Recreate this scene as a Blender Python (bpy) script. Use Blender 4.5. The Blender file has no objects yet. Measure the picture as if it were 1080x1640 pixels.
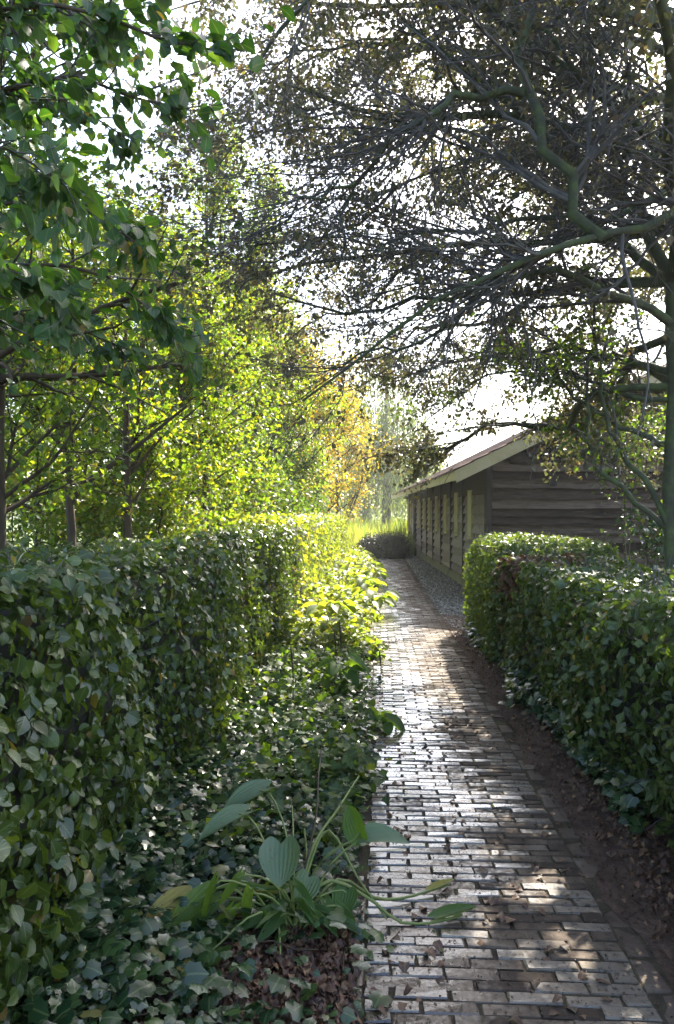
import bpy, math, random
import numpy as np
from mathutils import Vector, Matrix

# ------------------------------------------------------------------ camera, sky, sun, exposure
sc = bpy.context.scene
H = 1.7                      # eye height (m)
FPX = 1184.0                 # focal length in photo pixels (26 mm on a 36 mm long side)
YAW = math.radians(3.05)     # the path runs along +Y; the camera looks a little left of it
cam_d = bpy.data.cameras.new('camera'); cam = bpy.data.objects.new('camera', cam_d)
sc.collection.objects.link(cam); sc.camera = cam
cam.location = (0, 0, H); cam.rotation_euler = (math.radians(90), 0, YAW)
cam_d.sensor_fit = 'VERTICAL'; cam_d.sensor_height = 36; cam_d.lens = 26
cam_d.clip_start = 0.05; cam_d.clip_end = 3000

SUN_AZ, SUN_EL = math.radians(24.7), math.radians(43)
SDIR = Vector((math.sin(SUN_AZ)*math.cos(SUN_EL), math.cos(SUN_AZ)*math.cos(SUN_EL), math.sin(SUN_EL)))
world = bpy.data.worlds.new('World'); sc.world = world; world.use_nodes = True
wn = world.node_tree.nodes; wl = world.node_tree.links
sky = wn.new('ShaderNodeTexSky'); sky.sky_type = 'NISHITA'; sky.sun_disc = False
sky.sun_elevation = SUN_EL; sky.sun_rotation = SUN_AZ
sky.air_density = 1.0; sky.dust_density = 2.5; sky.ozone_density = 1.0
wl.new(sky.outputs[0], wn['Background'].inputs[0]); wn['Background'].inputs[1].default_value = 0.15
sun_d = bpy.data.lights.new('sun', 'SUN'); sun = bpy.data.objects.new('sun', sun_d); sc.collection.objects.link(sun)
sun_d.energy = 5.0; sun_d.angle = math.radians(0.53); sun_d.color = (1.0, 0.93, 0.80)
sun.rotation_euler = SDIR.to_track_quat('Z', 'Y').to_euler(); sun.location = (10, 25, 30)
vs = sc.view_settings; vs.view_transform = 'Standard'; vs.look = 'None'; vs.gamma = 1; vs.exposure = 2.25
sc.render.engine = 'CYCLES'
cy = sc.cycles
cy.max_bounces = 7; cy.diffuse_bounces = 4; cy.glossy_bounces = 3; cy.transmission_bounces = 5
cy.transparent_max_bounces = 4; cy.volume_bounces = 0; cy.use_denoising = True
cy.sample_clamp_indirect = 6.0; cy.caustics_reflective = False; cy.caustics_refractive = False

# ------------------------------------------------------------------ helpers
RNG = np.random.default_rng(11)
random.seed(5)
FWD = np.array((-math.sin(YAW), math.cos(YAW), 0.0)); RGT = np.array((math.cos(YAW), math.sin(YAW), 0.0)); UP = np.array((0, 0, 1.0))
def P(px, py, d):            # a photo pixel at a given depth
    return np.array((0, 0, H)) + d*(FWD + (px-540)/FPX*RGT + (820-py)/FPX*UP)
def G(px, py):               # a photo pixel on the ground
    return P(px, py, H*FPX/(py-820))
def link(o, parent=None):
    sc.collection.objects.link(o)
    if parent is not None: o.parent = parent
    return o
def tag(o, label=None, cat=None, group=None, kind=None):
    if label: o['label'] = label
    if cat: o['category'] = cat
    if group: o['group'] = group
    if kind: o['kind'] = kind
    return o
def empty(name, loc=(0, 0, 0), rz=0.0):
    o = bpy.data.objects.new(name, None); o.location = loc; o.rotation_euler = (0, 0, rz); o.empty_display_size = 0.2
    sc.collection.objects.link(o); return o
def thing(name, label, cat, loc=(0, 0, 0), rz=0.0, group=None):
    return tag(empty(name, loc, rz), label, cat, group)
def norm(a): return a/np.maximum(np.linalg.norm(a, axis=-1, keepdims=True), 1e-9)

def mesh_arrays(name, verts, faces_flat, loop_starts, mat, rnd=None, luv=None, smooth=False):
    """verts (N,3), faces given flat; rnd per vertex, luv (N,2) per vertex"""
    me = bpy.data.meshes.new(name)
    me.vertices.add(len(verts)); me.vertices.foreach_set('co', np.asarray(verts, np.float32).ravel())
    me.loops.add(len(faces_flat)); me.loops.foreach_set('vertex_index', np.asarray(faces_flat, np.int32))
    me.polygons.add(len(loop_starts)); me.polygons.foreach_set('loop_start', np.asarray(loop_starts, np.int32))
    if smooth: me.polygons.foreach_set('use_smooth', np.ones(len(loop_starts), bool))
    me.update(calc_edges=True)
    if rnd is not None:
        a = me.attributes.new('rnd', 'FLOAT', 'POINT'); a.data.foreach_set('value', np.asarray(rnd, np.float32).ravel())
    if luv is not None:
        l3 = np.zeros((len(verts), 3), np.float32); l3[:, :2] = luv
        a = me.attributes.new('luv', 'FLOAT_VECTOR', 'POINT'); a.data.foreach_set('vector', l3.ravel())
    if mat: me.materials.append(mat)
    return me
def bulk_mesh(name, T, M, pos, rnd, mat, smooth=False):
    """T=(verts,faces,luv) template copied N times with 3x3 matrices M and positions pos"""
    tv, tf, tl = T
    N = len(pos); k = len(tv)
    V = np.einsum('nij,kj->nki', M, tv) + pos[:, None, :]
    flat = np.concatenate([np.asarray(f) for f in tf]); lens = np.array([len(f) for f in tf])
    F = (flat[None, :] + (np.arange(N)*k)[:, None]).ravel()
    tot = np.tile(lens, N); starts = np.concatenate(([0], np.cumsum(tot)[:-1]))
    return mesh_arrays(name, V.reshape(-1, 3), F, starts, mat, np.repeat(rnd, k), np.tile(tl, (N, 1)), smooth)
def bulk(name, T, M, pos, rnd, mat, parent=None, kind='stuff', smooth=False):
    o = link(bpy.data.objects.new(name, bulk_mesh(name, T, M, pos, rnd, mat, smooth)), parent)
    if kind: o['kind'] = kind
    return o
def basis(tip, nrm, size, wid=1.0):
    y = norm(tip); x = norm(np.cross(y, nrm)); z = np.cross(x, y)
    s = np.asarray(size).reshape(-1, 1); w = s*np.asarray(wid).reshape(-1, 1)
    return np.stack([x*w, y*s, z*s], axis=2)
def pyobj(name, verts, faces, mat, parent=None, smooth=False, rnd=None):
    me = bpy.data.meshes.new(name); me.from_pydata([tuple(map(float, v)) for v in verts], [], [tuple(f) for f in faces]); me.update()
    if smooth:
        for p in me.polygons: p.use_smooth = True
    if rnd is not None:
        a = me.attributes.new('rnd', 'FLOAT', 'POINT'); a.data.foreach_set('value', np.full(len(verts), rnd, np.float32))
    if mat: me.materials.append(mat)
    return link(bpy.data.objects.new(name, me), parent)
def boxv(x0, x1, y0, y1, z0, z1):
    return [(x0,y0,z0),(x1,y0,z0),(x1,y1,z0),(x0,y1,z0),(x0,y0,z1),(x1,y0,z1),(x1,y1,z1),(x0,y1,z1)]
BOXF = [(0,3,2,1),(4,5,6,7),(0,1,5,4),(1,2,6,5),(2,3,7,6),(3,0,4,7)]
def box(name, b, mat, parent=None): return pyobj(name, boxv(*b), BOXF, mat, parent)

# leaf templates: tip along +y, lying in xy, folded along the midrib ------------------------------
def leaf_T(ws, fold=0.22, curl=0.18):
    n = len(ws); vs_ = np.linspace(0, 1, n)
    V, L = [], []; left, mid, right = {}, {}, {}
    for i, (v, w) in enumerate(zip(vs_, ws)):
        z = -curl*v*v
        mid[i] = len(V); V.append((0, v, z)); L.append((0, v))
        if w > 0:
            left[i] = len(V); V.append((-w, v+0.02, z+fold*w)); L.append((-1, v))
            right[i] = len(V); V.append((w, v+0.02, z+fold*w)); L.append((1, v))
    F = []
    for i in range(n-1):
        for S, fl in ((left, 1), (right, 0)):
            q = [mid[i]] + ([S[i]] if i in S else []) + ([S[i+1]] if i+1 in S else []) + [mid[i+1]]
            F.append(tuple(q[::-1] if fl else q))
    return np.array(V, float), F, np.array(L, float)
LEAF_HI = leaf_T([0, .26, .36, .33, .2, 0])
LEAF_MD = leaf_T([0, .34, .28, 0])
LEAF_SM = leaf_T([0, .36, 0])
LEAF_LO = (np.array([(0,0,0),(-.33,.45,.06),(0,1,-.08),(.33,.45,.06)], float), [(0,3,2,1)], np.array([(0,0),(-1,.5),(0,1),(1,.5)], float))
def ivy_T():
    pts = [(0,0),(.28,-.12),(.55,.12),(.45,.36),(.5,.6),(.27,.68),(0,1),(-.27,.68),(-.5,.6),(-.45,.36),(-.55,.12),(-.28,-.12)]
    V = [(0, .38, .05)] + [(x, y, -.08*(x*x+ (y-.4)**2)*1.5) for x, y in pts]
    F = [(0, i, i+1) for i in range(1, len(pts))] + [(0, len(pts), 1)]
    F = [f[::-1] for f in F]
    return np.array(V, float), F, np.array([(v[0]*2, v[1]) for v in V], float)
IVY = ivy_T()
CURL = (lambda t: (np.array([(x, y, .35*x*x*4 + .25*math.sin(y*5)) for x, y, z in t[0]], float), t[1], t[2]))(LEAF_MD)  # dried, curled leaf

CURL_SM = (np.array([(x, y, .3*abs(x)*2+.2*math.sin(y*5)) for x, y, z in LEAF_SM[0]], float), LEAF_SM[1], LEAF_SM[2])
# tubes ------------------------------------------------------------------------------------------
class Tubes:
    def __init__(s): s.v, s.f, s.st, s.rn, s.nv, s.nl = [], [], [], [], 0, 0
    def add(s, pts, rad, sides=3):
        pts = np.asarray(pts, float); rad = np.asarray(rad, float)
        if pts.ndim == 2: pts = pts[None]; rad = rad[None]
        B, n, _ = pts.shape
        if B == 0: return s
        t = norm(np.gradient(pts, axis=1)); ref = np.where(np.abs(t[..., 2:3]) > .85, np.array((1., 0, 0)), np.array((0, 0, 1.)))
        a = norm(np.cross(t, ref)); b = np.cross(t, a)
        th = np.arange(sides)/sides*2*math.pi
        ring = pts[:, :, None, :] + rad[:, :, None, None]*(a[:, :, None, :]*np.cos(th)[:, None] + b[:, :, None, :]*np.sin(th)[:, None])
        base = s.nv + (np.arange(B)*n*sides)[:, None, None, None]
        i = np.arange(n-1)[:, None]; j = np.arange(sides)[None, :]; j2 = (j+1) % sides
        q = np.stack([i*sides+j, i*sides+j2, (i+1)*sides+j2, (i+1)*sides+j], axis=-1)[None] + base
        q = q.reshape(-1, 4)
        s.v.append(ring.reshape(-1, 3)); s.f.append(q.ravel()); s.st.append(s.nl + np.arange(len(q))*4)
        s.rn.append(np.repeat(RNG.random(B), n*sides))
        s.nv += B*n*sides; s.nl += q.size
        return s
    def build(s, name, mat, parent=None, kind=None):
        me = mesh_arrays(name, np.concatenate(s.v), np.concatenate(s.f), np.concatenate(s.st), mat, np.concatenate(s.rn), None, True)
        o = link(bpy.data.objects.new(name, me), parent)
        if kind: o['kind'] = kind
        return o
def resample(pts, n):
    pts = np.asarray(pts, float); d = np.concatenate(([0], np.cumsum(np.linalg.norm(np.diff(pts, axis=0), axis=1))))
    t = np.linspace(0, d[-1], n); k = len(pts)
    if k > 2:                                   # Catmull-Rom through the given points
        out = []
        for x in t:
            i = min(max(np.searchsorted(d, x, 'right')-1, 0), k-2); u = (x-d[i])/max(d[i+1]-d[i], 1e-9)
            p0, p1, p2, p3 = pts[max(i-1, 0)], pts[i], pts[i+1], pts[min(i+2, k-1)]
            out.append(.5*((2*p1)+(-p0+p2)*u+(2*p0-5*p1+4*p2-p3)*u*u+(-p0+3*p1-3*p2+p3)*u**3))
        return np.array(out)
    return np.stack([np.interp(t, d, pts[:, c]) for c in range(3)], 1)
def spawn(pp, pr, count, length, ang=(.5, 1.1), t0=.15, n=5, wob=.18, bias=(0, 0, .05), rf=.6, rmin=.0015, t1=1.0, flat=1.0):
    """children of the polylines pp (B,n,3)"""
    B, m, _ = pp.shape
    idx = np.repeat(np.arange(B), count); K = len(idx)
    t = (t0 + (t1-t0)*RNG.random(K))*(m-1); i = np.minimum(t.astype(int), m-2); u = (t-i)[:, None]
    p = pp[idx, i]*(1-u) + pp[idx, i+1]*u; r = pr[idx, i]*(1-u[:, 0]) + pr[idx, i+1]*u[:, 0]
    tg = norm(pp[idx, i+1]-pp[idx, i])
    pe = RNG.normal(size=(K, 3)); pe = norm(pe - (pe*tg).sum(1, keepdims=True)*tg)
    pe[:, 2] *= flat; pe = norm(pe); a = RNG.uniform(ang[0], ang[1], K)[:, None]
    d = norm(tg*np.cos(a) + pe*np.sin(a) + np.array(bias)*2)
    L = RNG.uniform(length[0], length[1], K)*(1.15-.55*(t/(m-1)))
    out = np.zeros((K, n, 3)); out[:, 0] = p; step = (L/(n-1))[:, None]
    for k in range(1, n):
        d = norm(d + RNG.normal(size=(K, 3))*wob*np.array((1, 1, .4+.6*flat)) + np.array(bias)); out[:, k] = out[:, k-1] + d*step
    r0 = np.maximum(r*rf, rmin); rad = r0[:, None]*np.linspace(1, .35, n)[None]
    return out, np.maximum(rad, rmin*.6)
def along(pp, per, t0=.2, jit=.02):
    """points and tangents scattered along polylines"""
    B, m, _ = pp.shape
    idx = np.repeat(np.arange(B), per); K = len(idx)
    t = (t0+(1-t0)*RNG.random(K))*(m-1); i = np.minimum(t.astype(int), m-2); u = (t-i)[:, None]
    p = pp[idx, i]*(1-u)+pp[idx, i+1]*u; tg = norm(pp[idx, i+1]-pp[idx, i])
    return p + RNG.normal(size=(K, 3))*jit, tg
def leaves_on(p, tg, size, up=1.0, droop=.3, spread=.9):
    K = len(p)
    tip = norm(tg*.6 + RNG.normal(size=(K, 3))*spread*.6 + np.array((0, 0, -droop)))
    nr = norm(np.array((0, 0, up)) + RNG.normal(size=(K, 3))*.55)
    s = size*RNG.uniform(.7, 1.25, K)
    return basis(tip, nr, s, RNG.uniform(.85, 1.15, K))

# ------------------------------------------------------------------ materials
def mat_new(name):
    m = bpy.data.materials.new(name); m.use_nodes = True
    nt = m.node_tree; return m, nt, nt.nodes, nt.links, nt.nodes['Principled BSDF']
def ramp(n, cols, interp='LINEAR'):
    r = n.new('ShaderNodeValToRGB'); e = r.color_ramp.elements; r.color_ramp.interpolation = interp
    while len(e) < len(cols): e.new(.5)
    for el, (p, c) in zip(e, cols): el.position = p; el.color = (*c, 1)
    return r
def leaf_mat(name, cols, gain=(2.2, 2.0, .7), trans=.42, rough=.38, spec=.5, veins=.12, bump=.15):
    m, nt, n, l, b = mat_new(name)
    at = n.new('ShaderNodeAttribute'); at.attribute_name = 'rnd'
    cr = ramp(n, cols); l.new(at.outputs['Fac'], cr.inputs[0])
    lu = n.new('ShaderNodeAttribute'); lu.attribute_name = 'luv'
    sp = n.new('ShaderNodeSeparateXYZ'); l.new(lu.outputs['Vector'], sp.inputs[0])
    ab = n.new('ShaderNodeMath'); ab.operation = 'ABSOLUTE'; l.new(sp.outputs[0], ab.inputs[0])
    ma = n.new('ShaderNodeMath'); ma.operation = 'MULTIPLY_ADD'; l.new(ab.outputs[0], ma.inputs[0]); ma.inputs[1].default_value = -.35; l.new(sp.outputs[1], ma.inputs[2])
    mu = n.new('ShaderNodeMath'); mu.operation = 'MULTIPLY'; l.new(ma.outputs[0], mu.inputs[0]); mu.inputs[1].default_value = 44
    si = n.new('ShaderNodeMath'); si.operation = 'SINE'; l.new(mu.outputs[0], si.inputs[0])
    mr = n.new('ShaderNodeMapRange'); l.new(si.outputs[0], mr.inputs[0]); mr.inputs[1].default_value = .4; mr.inputs[2].default_value = 1
    mr.inputs[3].default_value = 0; mr.inputs[4].default_value = veins
    mx = n.new('ShaderNodeMix'); mx.data_type = 'RGBA'; mx.blend_type = 'MULTIPLY'; l.new(mr.outputs[0], mx.inputs[0]); l.new(cr.outputs[0], mx.inputs[6]); mx.inputs[7].default_value = (.55, .6, .45, 1)
    rib = n.new('ShaderNodeMapRange'); l.new(ab.outputs[0], rib.inputs[0]); rib.inputs[1].default_value = .05; rib.inputs[2].default_value = .12; rib.inputs[3].default_value = .55 if veins else 0; rib.inputs[4].default_value = 0
    m1 = n.new('ShaderNodeMix'); m1.data_type = 'RGBA'; l.new(rib.outputs[0], m1.inputs[0]); l.new(mx.outputs[2], m1.inputs[6]); m1.inputs[7].default_value = (.12, .16, .06, 1)
    gp = n.new('ShaderNodeNewGeometry'); ns = n.new('ShaderNodeTexNoise'); ns.inputs['Scale'].default_value = 75; ns.inputs['Detail'].default_value = 2; l.new(gp.outputs['Position'], ns.inputs[0])
    sp_ = n.new('ShaderNodeMapRange'); l.new(ns.outputs[0], sp_.inputs[0]); sp_.inputs[1].default_value = .66; sp_.inputs[2].default_value = .72; sp_.inputs[4].default_value = .8
    mx = n.new('ShaderNodeMix'); mx.data_type = 'RGBA'; l.new(sp_.outputs[0], mx.inputs[0]); l.new(m1.outputs[2], mx.inputs[6]); mx.inputs[7].default_value = (.09, .05, .022, 1)
    l.new(mx.outputs[2], b.inputs['Base Color']); b.inputs['Roughness'].default_value = rough; b.inputs['Specular IOR Level'].default_value = spec
    bp = n.new('ShaderNodeBump'); bp.inputs['Strength'].default_value = bump; bp.inputs['Distance'].default_value = .003; l.new(si.outputs[0], bp.inputs['Height']); l.new(bp.outputs[0], b.inputs['Normal'])
    vm = n.new('ShaderNodeVectorMath'); vm.operation = 'MULTIPLY'; l.new(mx.outputs[2], vm.inputs[0]); vm.inputs[1].default_value = gain
    tr = n.new('ShaderNodeBsdfTranslucent'); l.new(vm.outputs[0], tr.inputs[0])
    ms = n.new('ShaderNodeMixShader'); ms.inputs[0].default_value = trans
    l.new(b.outputs[0], ms.inputs[1]); l.new(tr.outputs[0], ms.inputs[2]); l.new(ms.outputs[0], n['Material Output'].inputs[0])
    return m
def noise_mat(name, cols, scale=8, detail=6, rough=(.7, .9), bump=.3, bdist=.01, stretch=(1, 1, 1), coords='Position', spec=.4, fine=None, rndmix=0.0):
    m, nt, n, l, b = mat_new(name)
    if coords == 'Position': co = n.new('ShaderNodeNewGeometry').outputs['Position']
    else: co = n.new('ShaderNodeTexCoord').outputs[coords]
    mp = n.new('ShaderNodeMapping'); mp.inputs['Scale'].default_value = stretch; l.new(co, mp.inputs[0])
    nz = n.new('ShaderNodeTexNoise'); nz.inputs['Scale'].default_value = scale; nz.inputs['Detail'].default_value = detail; nz.inputs['Roughness'].default_value = .62; l.new(mp.outputs[0], nz.inputs[0])
    fac = nz.outputs[0]
    if rndmix:
        at = n.new('ShaderNodeAttribute'); at.attribute_name = 'rnd'
        mm = n.new('ShaderNodeMath'); mm.operation = 'MULTIPLY_ADD'; l.new(at.outputs['Fac'], mm.inputs[0]); mm.inputs[1].default_value = rndmix
        ad = n.new('ShaderNodeMath'); ad.operation = 'SUBTRACT'; l.new(fac, ad.inputs[0]); ad.inputs[1].default_value = rndmix/2
        l.new(ad.outputs[0], mm.inputs[2]); fac = mm.outputs[0]
    cr = ramp(n, cols); l.new(fac, cr.inputs[0]); l.new(cr.outputs[0], b.inputs['Base Color'])
    n2 = n.new('ShaderNodeTexNoise'); n2.inputs['Scale'].default_value = fine or scale*4; n2.inputs['Detail'].default_value = 5; l.new(mp.outputs[0], n2.inputs[0])
    bp = n.new('ShaderNodeBump'); bp.inputs['Strength'].default_value = bump; bp.inputs['Distance'].default_value = bdist; l.new(n2.outputs[0], bp.inputs['Height']); l.new(bp.outputs[0], b.inputs['Normal'])
    mr = n.new('ShaderNodeMapRange'); l.new(nz.outputs[0], mr.inputs[0]); mr.inputs[1].default_value = .3; mr.inputs[2].default_value = .7; mr.inputs[3].default_value = rough[0]; mr.inputs[4].default_value = rough[1]; l.new(mr.outputs[0], b.inputs['Roughness'])
    b.inputs['Specular IOR Level'].default_value = spec
    return m

M = {}
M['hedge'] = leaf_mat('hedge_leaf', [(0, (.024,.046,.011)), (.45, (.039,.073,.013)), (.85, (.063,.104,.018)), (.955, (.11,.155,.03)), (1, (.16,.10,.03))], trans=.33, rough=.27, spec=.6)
M['leaf_sunlit'] = leaf_mat('sunlit_leaf_tone', [(0, (.07,.12,.02)), (.6, (.12,.17,.03)), (1, (.19,.19,.04))], gain=(2.6, 2.3, .6), trans=.55, rough=.42)  # sunlit version of the hedge leaf: sunshine put into its colour and translucency
M['hedge_brown'] = leaf_mat('hedge_leaf_dead', [(0, (.07,.035,.02)), (1, (.13,.06,.03))], gain=(1.5, 1.2, .8), trans=.2, rough=.6)
M['ivy'] = leaf_mat('ivy_leaf', [(0, (.012,.034,.014)), (.6, (.022,.056,.019)), (.93, (.045,.09,.025)), (1, (.14,.13,.04))], trans=.26, rough=.27, spec=.6, veins=.03, bump=.04)
M['near'] = leaf_mat('hornbeam_leaf', [(0, (.022,.062,.014)), (.7, (.04,.10,.022)), (.97, (.08,.14,.03)), (1, (.2,.13,.03))], gain=(2.2, 2.2, .6), trans=.42, rough=.42)
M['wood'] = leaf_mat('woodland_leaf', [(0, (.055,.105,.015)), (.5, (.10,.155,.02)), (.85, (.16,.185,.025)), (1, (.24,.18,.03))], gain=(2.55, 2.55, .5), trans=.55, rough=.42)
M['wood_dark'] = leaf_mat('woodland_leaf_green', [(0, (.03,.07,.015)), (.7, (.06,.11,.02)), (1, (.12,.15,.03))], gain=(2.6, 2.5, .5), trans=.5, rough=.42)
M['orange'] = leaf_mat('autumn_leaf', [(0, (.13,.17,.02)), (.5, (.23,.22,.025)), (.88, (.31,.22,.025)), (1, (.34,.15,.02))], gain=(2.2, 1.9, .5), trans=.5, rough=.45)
M['beech'] = leaf_mat('beech_leaf', [(0, (.05,.06,.03)), (.4, (.075,.073,.04)), (.75, (.095,.074,.05)), (.95, (.12,.075,.05)), (1, (.22,.18,.03))], gain=(1.55, 1.6, .9), trans=.42, rough=.4)
M['willow'] = leaf_mat('willow_leaf', [(0, (.07,.11,.04)), (1, (.12,.16,.06))], trans=.45, rough=.5)
M['hosta'] = leaf_mat('hosta_leaf', [(0, (.09,.14,.07)), (1, (.11,.17,.075))], trans=.3, rough=.36, spec=.5, veins=0, bump=0)
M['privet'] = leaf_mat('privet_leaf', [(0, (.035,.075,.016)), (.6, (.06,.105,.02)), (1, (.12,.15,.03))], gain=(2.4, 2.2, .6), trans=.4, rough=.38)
M['hosta_green'] = leaf_mat('hosta_leaf_green', [(0, (.05,.11,.02)), (1, (.09,.16,.03))], gain=(2.5, 2.3, .6), trans=.5, rough=.4, spec=.5, veins=0, bump=0)
M['hosta_yellow'] = leaf_mat('hosta_leaf_yellow', [(0, (.24,.24,.05)), (1, (.36,.28,.06))], gain=(1.5, 1.3, .6), trans=.35, rough=.5, veins=0, bump=0)
M['fallen'] = leaf_mat('fallen_leaf', [(0, (.035,.013,.009)), (.6, (.085,.033,.02)), (.9, (.15,.07,.035)), (1, (.28,.16,.06))], gain=(1.3, 1.1, .8), trans=.12, rough=.55)
M['grass'] = leaf_mat('grass_blade', [(0, (.10,.16,.03)), (.7, (.17,.22,.045)), (1, (.28,.25,.08))], trans=.45, rough=.5, veins=0, bump=0)
M['box_leaf'] = leaf_mat('box_bush_leaf', [(0, (.01,.022,.012)), (1, (.024,.04,.018))], trans=.12, rough=.5, spec=.2)
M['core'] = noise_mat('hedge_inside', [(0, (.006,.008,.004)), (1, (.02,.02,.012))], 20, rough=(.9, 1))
M['bark'] = noise_mat('beech_bark', [(.25, (.03,.033,.02)), (.46, (.052,.06,.032)), (.6, (.068,.095,.03)), (.8, (.11,.115,.08))], 9, rough=(.8, .95), bump=.6, bdist=.008)
M['twig'] = noise_mat('twig_bark', [(.3, (.05,.046,.04)), (.7, (.11,.103,.092))], 14, rough=(.6, .9), bump=.2)
M['trunk'] = noise_mat('woodland_bark', [(.3, (.035,.026,.016)), (.55, (.075,.055,.032)), (.75, (.11,.09,.05))], 12, rough=(.8, .95), bump=.7, bdist=.008, stretch=(1, 1, .25))
M['stalk'] = noise_mat('green_stalk', [(.3, (.09,.14,.03)), (.7, (.2,.22,.06))], 14, rough=(.4, .5), bump=.1)
M['deadstalk'] = noise_mat('dry_stalk', [(.3, (.03,.022,.015)), (.7, (.08,.055,.03))], 14, rough=(.7, .8), bump=.1)
M['soil'] = noise_mat('soil', [(.3, (.05,.031,.023)), (.55, (.095,.062,.046)), (.75, (.145,.098,.074))], 7, 9, spec=.08, rough=(.85, .98), bump=.9, bdist=.012, fine=60)
M['joint'] = noise_mat('joint_soil', [(.3, (.035,.027,.019)), (.55, (.07,.055,.037)), (.7, (.06,.07,.026))], 9, 6, rough=(.85, .98), spec=.08, bump=.7, fine=90)
M['plinth'] = noise_mat('mossy_concrete', [(.3, (.10,.095,.06)), (.5, (.2,.19,.13)), (.75, (.27,.25,.19))], 3, 8, rough=(.85, .95), bump=.4)
M['cream'] = noise_mat('cream_paint', [(.25, (.32,.265,.14)), (.5, (.47,.40,.22)), (.8, (.58,.51,.31))], 2.2, 8, rough=(.5, .7), bump=.15)
M['plank'] = noise_mat('weathered_boards', [(.2, (.10,.076,.07)), (.45, (.20,.158,.15)), (.65, (.29,.238,.225)), (.85, (.37,.32,.305))], 5, 9, rough=(.7, .9), bump=.5, bdist=.006, stretch=(1, 1, 9), rndmix=.45, spec=.12)
M['tarred'] = noise_mat('tarred_boards', [(.25, (.026,.017,.011)), (.5, (.066,.046,.031)), (.75, (.15,.112,.08))], 4, 9, rough=(.55, .85), bump=.5, bdist=.006, stretch=(1, 1, 9), rndmix=.45, spec=.12)
M['batten'] = noise_mat('dark_batten', [(.3, (.018,.014,.011)), (.7, (.045,.035,.028))], 8, rough=(.7, .9), stretch=(6, 6, 1))
M['tile'] = noise_mat('clay_tile', [(.3, (.085,.042,.03)), (.6, (.14,.068,.048)), (.8, (.19,.13,.1))], 7, rough=(.7, .9), bump=.3, rndmix=.3)
M['pane'] = noise_mat('blind_behind_glass', [(.3, (.6,.55,.36)), (.7, (.72,.67,.48))], 1.5, rough=(.15, .25), bump=.02)
M['pebble'] = noise_mat('pebble', [(.15, (.07,.06,.05)), (.45, (.17,.15,.13)), (.7, (.3,.27,.23)), (.9, (.42,.4,.36))], 6, rough=(.6, .85), bump=.2, rndmix=.8)
M['gravelbed'] = noise_mat('gravel_bed', [(.3, (.05,.042,.034)), (.7, (.13,.115,.095))], 30, 8, rough=(.8, .95), bump=.8)

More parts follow.
